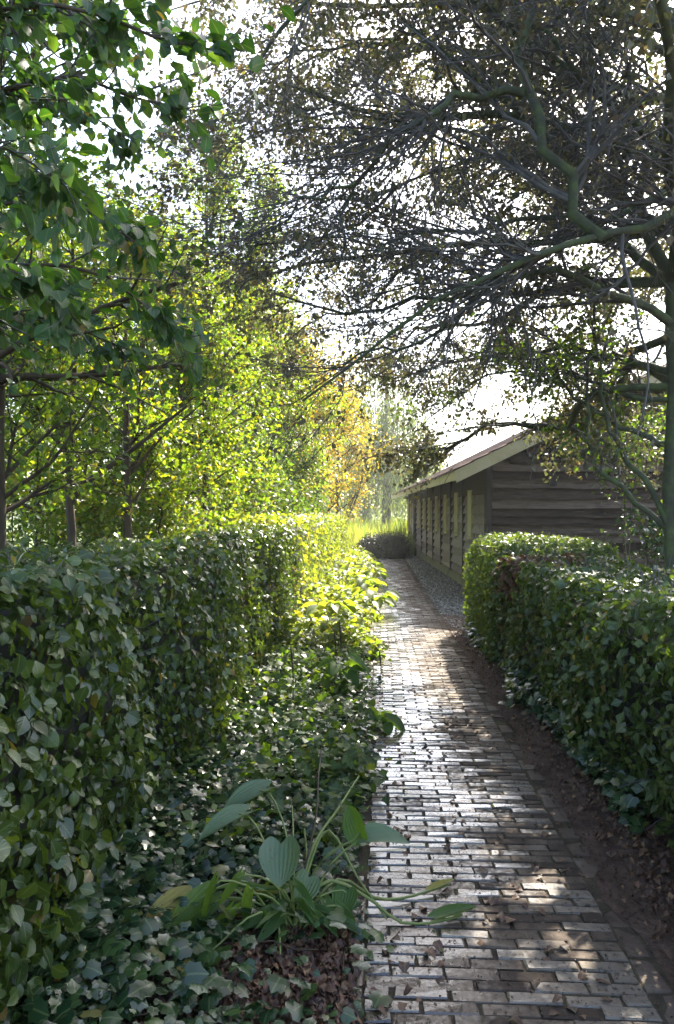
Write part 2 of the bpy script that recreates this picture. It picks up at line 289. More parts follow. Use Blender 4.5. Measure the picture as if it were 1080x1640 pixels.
def brick_mat():
    m, nt, n, l, b = mat_new('wet_brick')
    geo = n.new('ShaderNodeNewGeometry'); at = n.new('ShaderNodeAttribute'); at.attribute_name = 'rnd'
    nz = n.new('ShaderNodeTexNoise'); nz.inputs['Scale'].default_value = 17; nz.inputs['Detail'].default_value = 8; nz.inputs['Roughness'].default_value = .65; l.new(geo.outputs['Position'], nz.inputs[0])
    mm = n.new('ShaderNodeMath'); mm.operation = 'MULTIPLY_ADD'; l.new(at.outputs['Fac'], mm.inputs[0]); mm.inputs[1].default_value = .8; 
    sb = n.new('ShaderNodeMath'); sb.operation = 'SUBTRACT'; l.new(nz.outputs[0], sb.inputs[0]); sb.inputs[1].default_value = .38; l.new(sb.outputs[0], mm.inputs[2])
    cr = ramp(n, [(.2, (.042,.028,.020)), (.42, (.085,.060,.042)), (.6, (.12,.09,.064)), (.8, (.155,.127,.098))]); l.new(mm.outputs[0], cr.inputs[0])
    # grime and moss blotches
    g = n.new('ShaderNodeTexNoise'); g.inputs['Scale'].default_value = 55; g.inputs['Detail'].default_value = 4; l.new(geo.outputs['Position'], g.inputs[0])
    gr = n.new('ShaderNodeMapRange'); l.new(g.outputs[0], gr.inputs[0]); gr.inputs[1].default_value = .55; gr.inputs[2].default_value = .68
    mx = n.new('ShaderNodeMix'); mx.data_type = 'RGBA'; l.new(gr.outputs[0], mx.inputs[0]); l.new(cr.outputs[0], mx.inputs[6]); mx.inputs[7].default_value = (.045, .036, .024, 1)
    base_col = mx.outputs[2]
    # the water film: broad patches, most of it along the left half, broken up at brick size
    w1 = n.new('ShaderNodeTexNoise'); w1.inputs['Scale'].default_value = 1.3; w1.inputs['Detail'].default_value = 3; l.new(geo.outputs['Position'], w1.inputs[0])
    w2 = n.new('ShaderNodeTexNoise'); w2.inputs['Scale'].default_value = 38; w2.inputs['Detail'].default_value = 5; l.new(geo.outputs['Position'], w2.inputs[0])
    sx = n.new('ShaderNodeSeparateXYZ'); l.new(geo.outputs['Position'], sx.inputs[0])
    gx = n.new('ShaderNodeMapRange'); l.new(sx.outputs[0], gx.inputs[0]); gx.inputs[1].default_value = .05; gx.inputs[2].default_value = 1.0; gx.inputs[3].default_value = .3; gx.inputs[4].default_value = -.27
    a1 = n.new('ShaderNodeMath'); a1.operation = 'ADD'; l.new(w1.outputs[0], a1.inputs[0]); l.new(gx.outputs[0], a1.inputs[1])
    a2 = n.new('ShaderNodeMath'); a2.operation = 'MULTIPLY_ADD'; l.new(w2.outputs[0], a2.inputs[0]); a2.inputs[1].default_value = .55; br = n.new('ShaderNodeMath'); br.operation = 'MULTIPLY_ADD'; l.new(at.outputs['Fac'], br.inputs[0]); br.inputs[1].default_value = .3; l.new(a1.outputs[0], br.inputs[2]); l.new(br.outputs[0], a2.inputs[2])
    wr = n.new('ShaderNodeMapRange'); l.new(a2.outputs[0], wr.inputs[0]); wr.inputs[1].default_value = .84; wr.inputs[2].default_value = 1.14
    wd = n.new('ShaderNodeMix'); wd.data_type = 'RGBA'; wd.blend_type = 'MULTIPLY'; l.new(wr.outputs[0], wd.inputs[0]); l.new(base_col, wd.inputs[6]); wd.inputs[7].default_value = (.55, .52, .5, 1)
    # trodden soil on the outer edging
    dz = n.new('ShaderNodeMapRange'); l.new(sx.outputs[0], dz.inputs[0]); dz.inputs[1].default_value = .93; dz.inputs[2].default_value = 1.03
    dm = n.new('ShaderNodeMath'); dm.operation = 'MULTIPLY'; l.new(dz.outputs[0], dm.inputs[0]); dg = n.new('ShaderNodeMapRange'); l.new(w1.outputs[0], dg.inputs[0]); dg.inputs[1].default_value = .3; dg.inputs[2].default_value = .55; l.new(dg.outputs[0], dm.inputs[1])
    dd_ = n.new('ShaderNodeMix'); dd_.data_type = 'RGBA'; l.new(dm.outputs[0], dd_.inputs[0]); l.new(wd.outputs[2], dd_.inputs[6]); dd_.inputs[7].default_value = (.085, .058, .045, 1)
    l.new(dd_.outputs[2], b.inputs['Base Color'])
    ro = n.new('ShaderNodeMapRange'); l.new(wr.outputs[0], ro.inputs[0]); ro.inputs[3].default_value = .78; ro.inputs[4].default_value = .2
    l.new(ro.outputs[0], b.inputs['Roughness'])
    sp = n.new('ShaderNodeMapRange'); l.new(wr.outputs[0], sp.inputs[0]); sp.inputs[3].default_value = .22; sp.inputs[4].default_value = .8
    l.new(sp.outputs[0], b.inputs['Specular IOR Level'])
    cw = n.new('ShaderNodeMath'); cw.operation = 'MULTIPLY'; l.new(wr.outputs[0], cw.inputs[0]); cw.inputs[1].default_value = .65; l.new(cw.outputs[0], b.inputs['Coat Weight']); b.inputs['Coat Roughness'].default_value = .14
    bp = n.new('ShaderNodeBump'); bp.inputs['Strength'].default_value = .55; bp.inputs['Distance'].default_value = .004
    ad = n.new('ShaderNodeMath'); ad.operation = 'ADD'; l.new(nz.outputs[0], ad.inputs[0]); l.new(g.outputs[0], ad.inputs[1]); l.new(ad.outputs[0], bp.inputs['Height']); l.new(bp.outputs[0], b.inputs['Normal'])
    return m
M['brick'] = brick_mat()

# ------------------------------------------------------------------ setting: ground, field, path
def ground_mat():
    m, nt, n, l, b = mat_new('ground_cover')
    geo = n.new('ShaderNodeNewGeometry')
    nz = n.new('ShaderNodeTexNoise'); nz.inputs['Scale'].default_value = .9; nz.inputs['Detail'].default_value = 9; nz.inputs['Roughness'].default_value = .7; l.new(geo.outputs['Position'], nz.inputs[0])
    soil = ramp(n, [(.3, (.018,.012,.009)), (.6, (.045,.031,.022)), (.8, (.05,.05,.022))]); l.new(nz.outputs[0], soil.inputs[0])
    gras = ramp(n, [(.3, (.07,.11,.025)), (.7, (.14,.19,.045))]); l.new(nz.outputs[0], gras.inputs[0])
    sx = n.new('ShaderNodeSeparateXYZ'); l.new(geo.outputs['Position'], sx.inputs[0])
    mr = n.new('ShaderNodeMapRange'); l.new(sx.outputs[1], mr.inputs[0]); mr.inputs[1].default_value = 27.5; mr.inputs[2].default_value = 29.5
    mx = n.new('ShaderNodeMix'); mx.data_type = 'RGBA'; l.new(mr.outputs[0], mx.inputs[0]); l.new(soil.outputs[0], mx.inputs[6]); l.new(gras.outputs[0], mx.inputs[7])
    l.new(mx.outputs[2], b.inputs['Base Color']); b.inputs['Roughness'].default_value = .9
    n2 = n.new('ShaderNodeTexNoise'); n2.inputs['Scale'].default_value = 45; n2.inputs['Detail'].default_value = 6; l.new(geo.outputs['Position'], n2.inputs[0])
    bp = n.new('ShaderNodeBump'); bp.inputs['Strength'].default_value = .9; bp.inputs['Distance'].default_value = .012; l.new(n2.outputs[0], bp.inputs['Height']); l.new(bp.outputs[0], b.inputs['Normal'])
    return m
g = pyobj('ground', [(-900, -60, -.03), (900, -60, -.03), (900, 1500, -.03), (-900, 1500, -.03)], [(0, 1, 2, 3)], ground_mat()); tag(g, kind='structure')

def uneven_sheet(name, x0, x1, y0, y1, z, nx, ny, amp, mat, seed=0, edge=None):
    r = np.random.default_rng(seed); xs = np.linspace(x0, x1, nx); ys = np.linspace(y0, y1, ny)
    V, F = [], []
    ph = r.random(8)*6
    for j, y in enumerate(ys):
        for i, x in enumerate(xs):
            zz = z + amp*(math.sin(x*5+ph[0]+y*1.3)*.4 + math.sin(y*3.7+ph[1])*.35 + math.sin(x*13+y*9+ph[2])*.25) + r.normal()*amp*.15
            xx = x
            if edge == 'L' and i == 0: xx += .03*math.sin(y*4+ph[3]) + .02*math.sin(y*11+ph[4])
            V.append((xx, y, zz))
    for j in range(ny-1):
        for i in range(nx-1):
            a = j*nx+i; F.append((a, a+1, a+nx+1, a+nx))
    return pyobj(name, V, F, mat, smooth=True)
PX0, PX1 = -.04, .95                           # inner edges of the running-bond field
Y0, Y1 = 1.2, 26.6
sb = uneven_sheet('soil', PX1+.07, 2.9, .5, 12.2, .018, 22, 90, .012, M['soil'], 3, 'L'); tag(sb, kind='structure')
sb = uneven_sheet('planting_bed', -3.4, PX0-.11, .5, 27, .02, 30, 130, .014, M['soil'], 4); tag(sb, kind='structure')

path = box('path', (PX0-.1, PX1+.1, Y0, Y1, -.02, .0155), M['joint']); tag(path, kind='structure')
def brick_T(L, W, r):
    c = .0045; ch = .004; j = lambda s: r.normal()*s
    hx, hy = L/2, W/2; V = []
    for z, k in ((-.014, 0), (.0165-ch, 0), (.0165, c)):
        for sx, sy in ((-1,-1),(1,-1),(1,1),(-1,1)):
            V.append((sx*(hx-k)+j(.0024), sy*(hy-k)+j(.002), z+(j(.002) if k else 0)))
    F = [(8,9,10,11)]
    for a in (0, 4):
        for i in range(4):
            F.append((a+i, a+(i+1) % 4, a+4+(i+1) % 4, a+4+i))
    return np.array(V), F
rb = np.random.default_rng(7)
def brick_set(L, W, k): return [brick_T(L, W, rb) for _ in range(k)]
BV = brick_set(.1885, .0585, 14); EV = brick_set(.191, .087, 8); HV = brick_set(.0885, .0585, 6)
def mk(me_name, T, rnd):
    me = bpy.data.meshes.new(me_name); me.from_pydata([tuple(v) for v in T[0]], [], T[1]); me.update()
    a = me.attributes.new('rnd', 'FLOAT', 'POINT'); a.data.foreach_set('value', np.full(len(T[0]), rnd, np.float32))
    me.materials.append(M['brick']); return me
BM = [mk('brick', t, rb.random()) for t in BV*2]; HM = [mk('half_brick', t, rb.random()) for t in HV*2]; EM = [mk('edging_brick', t, rb.random()) for t in EV]
COURSE = .0645; pitch = (PX1-PX0)/5
rows = int((Y1-Y0)/COURSE); far = []; nb = ne = 0
for j in range(rows):
    y = Y0+(j+.5)*COURSE
    off = .5*pitch if j % 2 else 0
    xs = [(PX0+off+(i+.5)*pitch, 0) for i in range(5 if not off else 4)]
    if off: xs += [(PX0+pitch*.25, 1), (PX1-pitch*.25, 1)]
    for x, half in xs:
        px = x+rb.normal()*.003+.006*math.sin(y*1.7); py = y+rb.normal()*.0022+.006*math.sin(x*5+y*.8); rz = rb.normal()*.012
        pz = .0065+rb.normal()*.0014+.0025*math.sin(x*3.1+y*1.9)*.5; tx, ty = rb.normal()*.008, rb.normal()*.006
        vis = y > 2.25
        if vis and nb < 300:
            o = link(bpy.data.objects.new('half_brick' if half else 'brick', (HM if half else BM)[rb.integers(12 if half else 28)]), path)
            o.location = (px, py, pz); o.rotation_euler = (tx, ty, rz); nb += 1
        else: far.append((half, px, py, pz, tx, ty, rz))
V, F, R = [], [], []
for half, px, py, pz, tx, ty, rz in far:
    T = (HV if half else BV)[rb.integers(6)]
    Mx = np.array(Matrix.Rotation(rz, 3, 'Z') @ Matrix.Rotation(ty, 3, 'Y') @ Matrix.Rotation(tx, 3, 'X'))
    F += [tuple(i+len(V) for i in f) for f in T[1]]; V += list(T[0] @ Mx.T + np.array((px, py, pz))); R += [rb.random()]*len(T[0])
o = pyobj('brick_courses', V, F, M['brick'], path); o['kind'] = 'stuff'
a = o.data.attributes.new('rnd', 'FLOAT', 'POINT'); a.data.foreach_set('value', np.array(R, np.float32))
# lengthwise edging bricks on both sides
for side in (-1, 1):
    y = Y0+.1
    while y < Y1-.1:
        x = (PX0-.048) if side < 0 else (PX1+.05)
        o = link(bpy.data.objects.new('edging_brick', EM[rb.integers(8)]), path)
        o.location = (x+rb.normal()*.004+.006*math.sin(y*1.7), y, .004+rb.normal()*.003-.004); o.rotation_euler = (rb.normal()*.01, rb.normal()*.03+side*.04, math.pi/2+rb.normal()*.015)
        y += .2+abs(rb.normal())*.004

# gravel strip between path and barn
BARN_RZ = math.radians(2.08)
bc = P(785, 820, 13.76); BX, BY = float(bc[0]), float(bc[1])
def barn_pt(x, y, z=0):
    c, s = math.cos(BARN_RZ), math.sin(BARN_RZ); return (BX+c*x-s*y, BY+s*x+c*y, z)
gb = pyobj('gravel_bed', [(PX1+.1, 9.8, .012), (2.6, 9.8, .012), barn_pt(.3, 0, .012), barn_pt(.3, 20, .012), (PX1+.1, 33, .012)], [(0, 1, 2, 3, 4)], M['gravelbed']); tag(gb, kind='structure')
def pebble_T():
    r = np.random.default_rng(2); V = []; 
    ico = np.array([(1,0,0),(-1,0,0),(0,1,0),(0,-1,0),(0,0,1),(0,0,-1)], float)
    F = [(0,2,4),(2,1,4),(1,3,4),(3,0,4),(2,0,5),(1,2,5),(3,1,5),(0,3,5)]
    return ico*np.array((.5, .38, .26))*(1+r.normal(size=(6, 1))*.12), F, np.zeros((6, 2))
N = 9000
yy = 10+ (RNG.random(N)**1.5)*22; lo = PX1+.1; hi = BX+.05-.0363*(yy-BY)
xx = lo+(hi-lo)*RNG.random(N); th = RNG.random(N)*6.3; s = RNG.uniform(.02, .055, N)
Mt = np.zeros((N, 3, 3)); Mt[:, 0, 0] = np.cos(th)*s; Mt[:, 0, 1] = -np.sin(th)*s; Mt[:, 1, 0] = np.sin(th)*s; Mt[:, 1, 1] = np.cos(th)*s; Mt[:, 2, 2] = s
o = bulk('gravel', pebble_T(), Mt, np.stack([xx, yy, .014+s*.1], 1), RNG.random(N), M['pebble']); tag(o, 'pale grey and tan pebbles between the brick path and the barn wall', 'gravel', kind='stuff')

# ------------------------------------------------------------------ barn
barn = thing('barn', 'long low timber barn clad in dark weathered boards with cream eaves', 'barn', (BX, BY, 0), BARN_RZ)
BL, BW, EAVE, PIT = 19.1, 9.6, 2.46, .49
WT = EAVE+.17                                   # wall top under the roof boards
RIDGE = WT+BW/2*PIT
# inner shell: the boards stand in front of it
sv = [(.04,.04,.0),(BW-.04,.04,.0),(BW-.04,BL-.04,.0),(.04,BL-.04,.0),(.04,.04,WT),(BW-.04,.04,WT),(BW-.04,BL-.04,WT),(.04,BL-.04,WT),(BW/2,.04,RIDGE-.05),(BW/2,BL-.04,RIDGE-.05)]
pyobj('wall_frame', sv, [(0,1,5,8,4),(2,3,7,9,6),(1,2,6,5),(3,0,4,7)], M['batten'], barn)
box('plinth', (-.035, 0, -.035, BL, -.05, .29), M['plinth'], barn); box('plinth', (0, BW, -.035, 0, -.05, .29), M['plinth'], barn)
lw = tag(pyobj('side_wall', boxv(.0, .03, .04, BL, .29, WT), BOXF, M['batten'], barn), 'side wall of greyed overlapping boards facing the path')
gw = tag(pyobj('gable_wall', [(0.0,.0,.29),(BW,.0,.29),(BW,.0,WT),(BW/2,.0,RIDGE-.06),(0,.0,WT),(0,.03,.29),(BW,.03,.29),(BW,.03,WT),(BW/2,.03,RIDGE-.06),(0,.03,WT)],
        [(0,1,2,3,4),(9,8,7,6,5),(0,5,6,1),(1,6,7,2),(2,7,8,3),(3,8,9,4),(4,9,5,0)], M['batten'], barn), 'dark gable wall of wide overlapping wavy-edged boards')
rp = np.random.default_rng(21)
def plank(parent, p0, p1, z, h, out, mat, waney=.012, n=7, kick=.075):
    """an overlapping board from p0 to p1 (xy), its lower edge kicked out along 'out'"""
    p0 = np.array(p0, float); p1 = np.array(p1, float); out = np.array(out, float); V = []
    n = max(2, min(n, int(np.linalg.norm(p1-p0)/.35)+2)); k1, k2 = rp.normal()*.004, rp.normal()*.004
    for i in range(n):
        t = i/(n-1); q = p0+(p1-p0)*t; zb = z-.025+rp.normal()*waney*.6+waney*math.sin(t*7+z*9)*.5; zt = z+h
        o1 = kick+rp.normal()*.003+k1*(1-t)+k2*t; o2 = .004
        V += [(*(q+out*o1), zb), (*(q+out*o2), zt), (*(q+out*(o1-.034)), zb)]
    F = []
    for i in range(n-1):
        a = i*3; F += [(a, a+3, a+4, a+1), (a, a+2, a+5, a+3)]
    F += [(0, 1, 2), (n*3-3, n*3-1, n*3-2)]
    pyobj('plank', V, F, mat, parent, rnd=rp.random())
# side wall: bays between battens; window in the middle of each bay
wins_d = [15.6, 17.6, 19.6, 21.6, 23.6, 25.3, 27.1, 30.8, 32.0]
wins = [d-13.76 for d in wins_d]
WZ0, WZ1, WW = 1.2, 2.13, .40
rowh = .196; nrow = 9
bat = [0.0] + [(wins[i]+wins[i+1])/2 for i in range(6)] + [14.75, 15.25, 17.65] + [BL]
for b0, b1 in zip(bat[:-1], bat[1:]):
    if b1-b0 < .6: continue
    w = [x for x in wins if b0 < x < b1]
    for r_ in range(nrow):
        z = .31+r_*rowh
        if z+rowh > EAVE: break
        ends = [(b0+.02, b1-.02)]
        if w and z+rowh*.8 > WZ0 and z < WZ1-.05:
            ends = [(b0+.02, w[0]-WW/2-.04), (w[0]+WW/2+.04, b1-.02)]
        for e0, e1 in ends:
            if e1-e0 > .05: plank(lw, (0, e0), (0, e1), z, rowh+.012, (-1, 0), M['plank'], .006, 5)
plank(lw, (0, .03), (0, BL), .31+nrow*rowh, WT-.31-nrow*rowh, (-1, 0), M['tarred'], .002, 12)
for i, y in enumerate(bat[1:-1]):
    if abs(y-14.75) < .01 or abs(y-15.25) < .01: box('post', (-.11, 0, y-.05, y+.05, .0, EAVE), M['batten'], barn)
    else: box('batten', (-.088, 0, y-.022, y+.022, .25, EAVE+.05), M['batten'], barn)
box('corner_board', (-.09, .0, -.12, .09, .27, EAVE+.1), M['batten'], barn)
# gable boards
z = .31; k = 0
while z < RIDGE-.2:
    hh = .165+rp.normal()*.012
    inset = max(0, (z+hh-WT)/PIT)
    x0, x1 = .02+inset, BW-inset
    cuts = [x0] + ([x0+(x1-x0)*rp.uniform(.3, .7)] if x1-x0 > 3 else []) + [x1]
    for a_, b_ in zip(cuts[:-1], cuts[1:]): plank(gw, (a_, 0), (b_-.006, 0), z, hh+.012, (0, -1), M['tarred'], .016, 14, .11)
    z += hh; k += 1
box('vent_hatch', (1.06, 1.2, -.125, 0, 2.18, 3.0), M['batten'], barn)
# windows
for y in wins:
    wdw = pyobj('window', boxv(-.075, -.008, y-WW/2, y+WW/2, WZ0, WZ1), BOXF, M['pane'], barn)
    box('frame', (-.090, .0, y-WW/2-.03, y-WW/2+.03, WZ0-.03, WZ1+.03), M['cream'], wdw)
    box('frame', (-.090, .0, y+WW/2-.03, y+WW/2+.03, WZ0-.03, WZ1+.03), M['cream'], wdw)
    box('frame', (-.088, .0, y-WW/2+.03, y+WW/2-.03, WZ1-.04, WZ1+.028), M['cream'], wdw)
    box('glazing_bar', (-.085, -.076, y-.018, y+.018, WZ0, WZ1-.04), M['cream'], wdw)
    box('sill', (-.094, .0, y-WW/2-.05, y+WW/2+.05, WZ0-.07, WZ0-.03), M['cream'], wdw)
# roof: slabs, eaves boards, verge boards, tiles
OV, GO, TH = .70, .5, .07
rx = lambda x: EAVE+.245+x*PIT                   # roof underside height over local x
roof = pyobj('roof', [(-OV,-GO,rx(-OV)),(BW/2,-GO,rx(BW/2)),(BW+OV,-GO,rx(-OV)),(BW+OV,BL+.3,rx(-OV)),(BW/2,BL+.3,rx(BW/2)),(-OV,BL+.3,rx(-OV)),
     (-OV,-GO,rx(-OV)+TH),(BW/2,-GO,rx(BW/2)+TH),(BW+OV,-GO,rx(-OV)+TH),(BW+OV,BL+.3,rx(-OV)+TH),(BW/2,BL+.3,rx(BW/2)+TH),(-OV,BL+.3,rx(-OV)+TH)],
     [(0,5,4,1),(1,4,3,2),(6,7,10,11),(7,8,9,10),(0,1,7,6),(1,2,8,7),(5,11,10,4),(4,10,9,3),(0,6,11,5),(2,3,9,8)], M['cream'], barn)
box('eaves_board', (-OV-.028, -OV, -GO-.03, BL+.3, rx(-OV)-.09, rx(-OV)+TH+.01), M['cream'], roof)
#box('soffit_board', (-OV, -.05, -GO, BL+.3, rx(-OV)-.075, rx(-OV)-.055), M['cream'], roof)
for sgn in (0, 1):
    f = (lambda x: x) if not sgn else (lambda x: BW-x)
    V = [(f(-OV), -GO-.032, rx(-OV)-.14), (f(BW/2), -GO-.032, rx(BW/2)-.14), (f(BW/2), -GO-.032, rx(BW/2)+TH+.02), (f(-OV), -GO-.032, rx(-OV)+TH+.02)]
    V += [(x, -GO-.004, z_) for x, y, z_ in V]
    pyobj('verge_board', V, [(0,1,2,3),(7,6,5,4),(0,4,5,1),(1,5,6,2),(2,6,7,3),(3,7,4,0)], M['cream'], roof)
    # boarded underside of the verge
    V = [(f(-OV), -GO, rx(-OV)-.1), (f(BW/2), -GO, rx(BW/2)-.1), (f(BW/2), -.03, rx(BW/2)-.1), (f(-OV), -.03, rx(-OV)-.1)]
    V += [(x, y, z_+.02) for x, y, z_ in V]
    pyobj('verge_soffit', V, [(0,1,2,3),(7,6,5,4),(0,4,5,1),(1,5,6,2),(2,6,7,3),(3,7,4,0)], M['cream'], roof)
def tile_strip(x0, x1, y0, w, z_off):
    V = []; n = 6
    for i in range(n+1):
        u = i/n; yy_ = y0+w*u; wave = .022*math.sin(u*2*math.pi)
        V += [(x0, yy_, rx(x0)+TH+z_off+wave), (x1, yy_, rx(x1)+TH+z_off-.015+wave), (x0, yy_, rx(x0)+TH+z_off+wave-.018)]
    F = []
    for i in range(n): a = i*3; F += [(a, a+1, a+4, a+3), (a, a+3, a+5, a+2)]
    return V, F
V, F = [], []
nt_ = int((BL+.8)/.24)
for i in range(nt_):
    y = -GO-.05+i*.24
    v, f = tile_strip(-OV-.06, -OV+.34, y, .236, .05); pyobj('tile', v, f, M['tile'], roof, rnd=rp.random(), smooth=True)
    for c_ in range(1, 17):
        x = -OV-.06+c_*.32
        if x+.36 > BW/2+.1: break
        v, f = tile_strip(x, x+.36, y, .236, .05); F += [tuple(q+len(V) for q in ff) for ff in f]; V += v
o = pyobj('tile_courses', V, F, M['tile'], roof, smooth=True, rnd=.5); o['kind'] = 'stuff'

# ------------------------------------------------------------------ hedges
def add_single_leaves(parent, T, Mx, pos, rnd, mat, name='leaf', variants=10):
    """the nearest leaves: one object each, sharing meshes"""
    tv, tf, tl = T; ms = []
    for i in range(variants):
        r = np.random.default_rng(100+i); v = tv*(1+r.normal(size=tv.shape)*.06)
        ms.append(mesh_arrays(name, v, np.concatenate([np.asarray(f) for f in tf]), np.concatenate(([0], np.cumsum([len(f) for f in tf])[:-1])), mat, np.full(len(tv), (i+.5)/variants*.97), tl))
    for m_, p, r in zip(Mx, pos, rnd):
        o = link(bpy.data.objects.new(name, ms[int(r*variants) % variants]), parent)
        m4 = np.eye(4); m4[:3, :3] = m_; m4[:3, 3] = p
        o.matrix_local = Matrix(m4.tolist())
def seen(p, margin=30):
    q = p-np.array((0, 0, H)); d = q@FWD; u = 540+FPX*(q@RGT)/np.maximum(d, .01); v = 820-FPX*q[:, 2]/np.maximum(d, .01)
    return (d > .2) & (u > -margin) & (u < 1080+margin) & (v > -margin) & (v < 1640+margin)
def hedge(name, label, x0, x1, y0, y1, h, leaf, nleaf, mat, front, single=0, bulge=.05, group=None, seed=0, ends=True, round_=.18, T=LEAF_HI, droop=.75, zlow=.02, hslope=0, tiplift=0, extra=None, wavy=.035):
    """clipped hedge; 'front' = -1 when the face towards the path is at x0, +1 when it is at x1"""
    r = np.random.default_rng(seed)
    t = thing(name, label, 'hedge', ((x0+x1)/2, (y0+y1)/2, 0), 0, group); ox, oy = (x0+x1)/2, (y0+y1)/2
    ph = r.random(6)*6
    def bump_(a, b): return bulge*(math.sin(a*2.1+ph[0])*.5+math.sin(b*3.3+ph[1])*.3+math.sin(a*5+b*4+ph[2])*.3)
    bumpv = np.vectorize(bump_)
    # dark twiggy inside
    nx, nz = 26, 8; ins = .13
    V, F = [], []
    prof = [(x0+ins, .0), (x0+ins, h*.5), (x0+ins, h-ins-round_*.6), (x0+ins+round_*.7, h-ins), (x1-ins-round_*.7, h-ins), (x1-ins, h-ins-round_*.6), (x1-ins, h*.5), (x1-ins, .0)]
    m_ = len(prof)
    ys = np.linspace(y0+ins, y1-ins, nx)
    for y in ys:
        for (x, z) in prof: V.append((x-ox+bump_(y, z)*.8, y-oy, max(0, z*(1+hslope*(y-y0)) + (bump_(x, y)*.6 if z > .1 else 0))))
    for i in range(nx-1):
        for j in range(m_-1): a = i*m_+j; F.append((a, a+1, a+m_+1, a+m_))
    F += [tuple(range(m_))[::-1], tuple((nx-1)*m_+j for j in range(m_))]
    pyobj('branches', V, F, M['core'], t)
    nt2 = 420; tz = r.uniform(.1, h, nt2); ty = r.uniform(y0, y1, nt2); sgn = -1 if front < 0 else 1; fx0 = x0 if front < 0 else x1
    p0 = np.stack([np.full(nt2, fx0)-sgn*.14, ty, tz], 1); dr = np.stack([sgn*r.uniform(.5, 1.1, nt2), r.normal(size=nt2)*.8, r.normal(size=nt2)*.7+.3], 1)
    up_ = r.random(nt2) < .35; p0[up_] = np.stack([r.uniform(x0+.1, x1-.1, up_.sum()), ty[up_], np.full(up_.sum(), h-.1)], 1); dr[up_] = np.stack([r.normal(size=up_.sum())*.5, r.normal(size=up_.sum())*.5, np.ones(up_.sum())], 1)
    ln_ = r.uniform(.12, .26, nt2)[:, None]; dr = norm(dr); tp = np.stack([p0, p0+dr*ln_*.5+r.normal(size=(nt2, 3))*.012, p0+dr*ln_], 1)-np.array((ox, oy, 0))
    Tubes().add(tp, np.tile(np.array([.004, .003, .0018]), (nt2, 1)), 3).build('twigs', M['twig'], t, 'stuff')
    # leaf shell
    Af = (y1-y0)*h; At = (x1-x0)*(y1-y0); Ae = (x1-x0)*h if ends else 0
    tot = Af*2*.85+At+2*Ae; K = nleaf
    pick = r.random(K)*tot; c = np.cumsum([Af*1.2, Af*.5, At, Ae, Ae])
    kind = np.searchsorted(c, pick*c[-1]/tot); u = r.random(K); v = r.random(K); dp = np.abs(r.normal(size=K))*.055-.03*(r.random(K) < .3)
    pos = np.zeros((K, 3)); nr = np.zeros((K, 3))
    fx, bx_ = (x0, x1) if front < 0 else (x1, x0); s = -1 if front < 0 else 1
    y = y0+(y1-y0)*u
    k0 = kind == 0; k1 = kind == 1; k2 = kind == 2; k3 = kind == 3; k4 = kind == 4
    z = zlow+(h-zlow)*v
    pos[k0] = np.stack([np.full(k0.sum(), fx)-s*dp[k0], y[k0], z[k0]], 1); nr[k0] = (s, 0, .15)
    pos[k1] = np.stack([np.full(k1.sum(), bx_)+s*dp[k1], y[k1], z[k1]], 1); nr[k1] = (-s, 0, .15)
    pos[k2] = np.stack([x0+(x1-x0)*v[k2], y[k2], h-dp[k2]], 1); nr[k2] = (0, 0, 1)
    pos[k3] = np.stack([x0+(x1-x0)*u[k3], y0+dp[k3], z[k3]], 1); nr[k3] = (0, -1, .15)
    pos[k4] = np.stack([x0+(x1-x0)*u[k4], y1-dp[k4], z[k4]], 1); nr[k4] = (0, 1, .15)
    # round the shoulders
    cx = np.clip(pos[:, 0], x0+round_, x1-round_); cz = np.minimum(pos[:, 2], h-round_); cyy = np.clip(pos[:, 1], y0+round_, y1-round_)
    dlt = pos-np.stack([cx, cyy, cz], 1); ln = np.linalg.norm(dlt, axis=1); big = ln > round_
    sc_ = np.where(big, round_/np.maximum(ln, 1e-6), 1)[:, None]; cor = (np.abs(dlt[:, 2]) > .02) & (ln > .05) & ((np.abs(dlt[:, 0]) > .02) | (np.abs(dlt[:, 1]) > .02))
    pos = np.where(cor[:, None], np.stack([cx, cyy, cz], 1)+dlt*sc_, pos); nr = np.where(cor[:, None], norm(dlt+1e-6), nr)
    pos[:, 0] += bumpv(pos[:, 1], pos[:, 2]) + wavy*r.normal(size=K)*.4
    pos[:, 2] = pos[:, 2]*(1+hslope*(pos[:, 1]-y0)) + bumpv(pos[:, 0], pos[:, 1])*(pos[:, 2] > h*.6) + np.abs(r.normal(size=K))*tiplift*(nr[:, 2] > .6)
    n2 = norm(nr+r.normal(size=(K, 3))*.62)
    top = (nr[:, 2] > .6)
    tip = np.where(top[:, None], r.normal(size=(K, 3))*np.array((1, 1, .3)), np.array((0, 0, -droop))+r.normal(size=(K, 3))*.75+nr*.3)
    tip = tip-(tip*n2).sum(1, keepdims=True)*n2*.8
    sz = leaf*r.uniform(.5, 1.35, K); Mx = basis(tip, n2, sz, r.uniform(.85, 1.2, K)); rn = r.random(K)
    pos = pos-np.array((ox, oy, 0))
    pos[:, 2] = np.maximum(pos[:, 2], .01)
    sel = np.zeros(K, bool)
    if single:
        wp = pos+np.array((ox, oy, 0)); ok = seen(wp) & ((nr[:, 0]*s > .3) | (nr[:, 2] > .5)) & (dp < .04)
        dd = np.linalg.norm(wp-np.array((0, 0, H)), axis=1)+np.where(ok, 0, 1e3)
        sel[np.argsort(dd)[:single]] = True
        add_single_leaves(t, T, Mx[sel], pos[sel], rn[sel], mat)
    br = np.zeros(K, bool)
    if extra is not None: br = extra(pos+np.array((ox, oy, 0)), r) & ~sel
    rest = ~sel & ~br
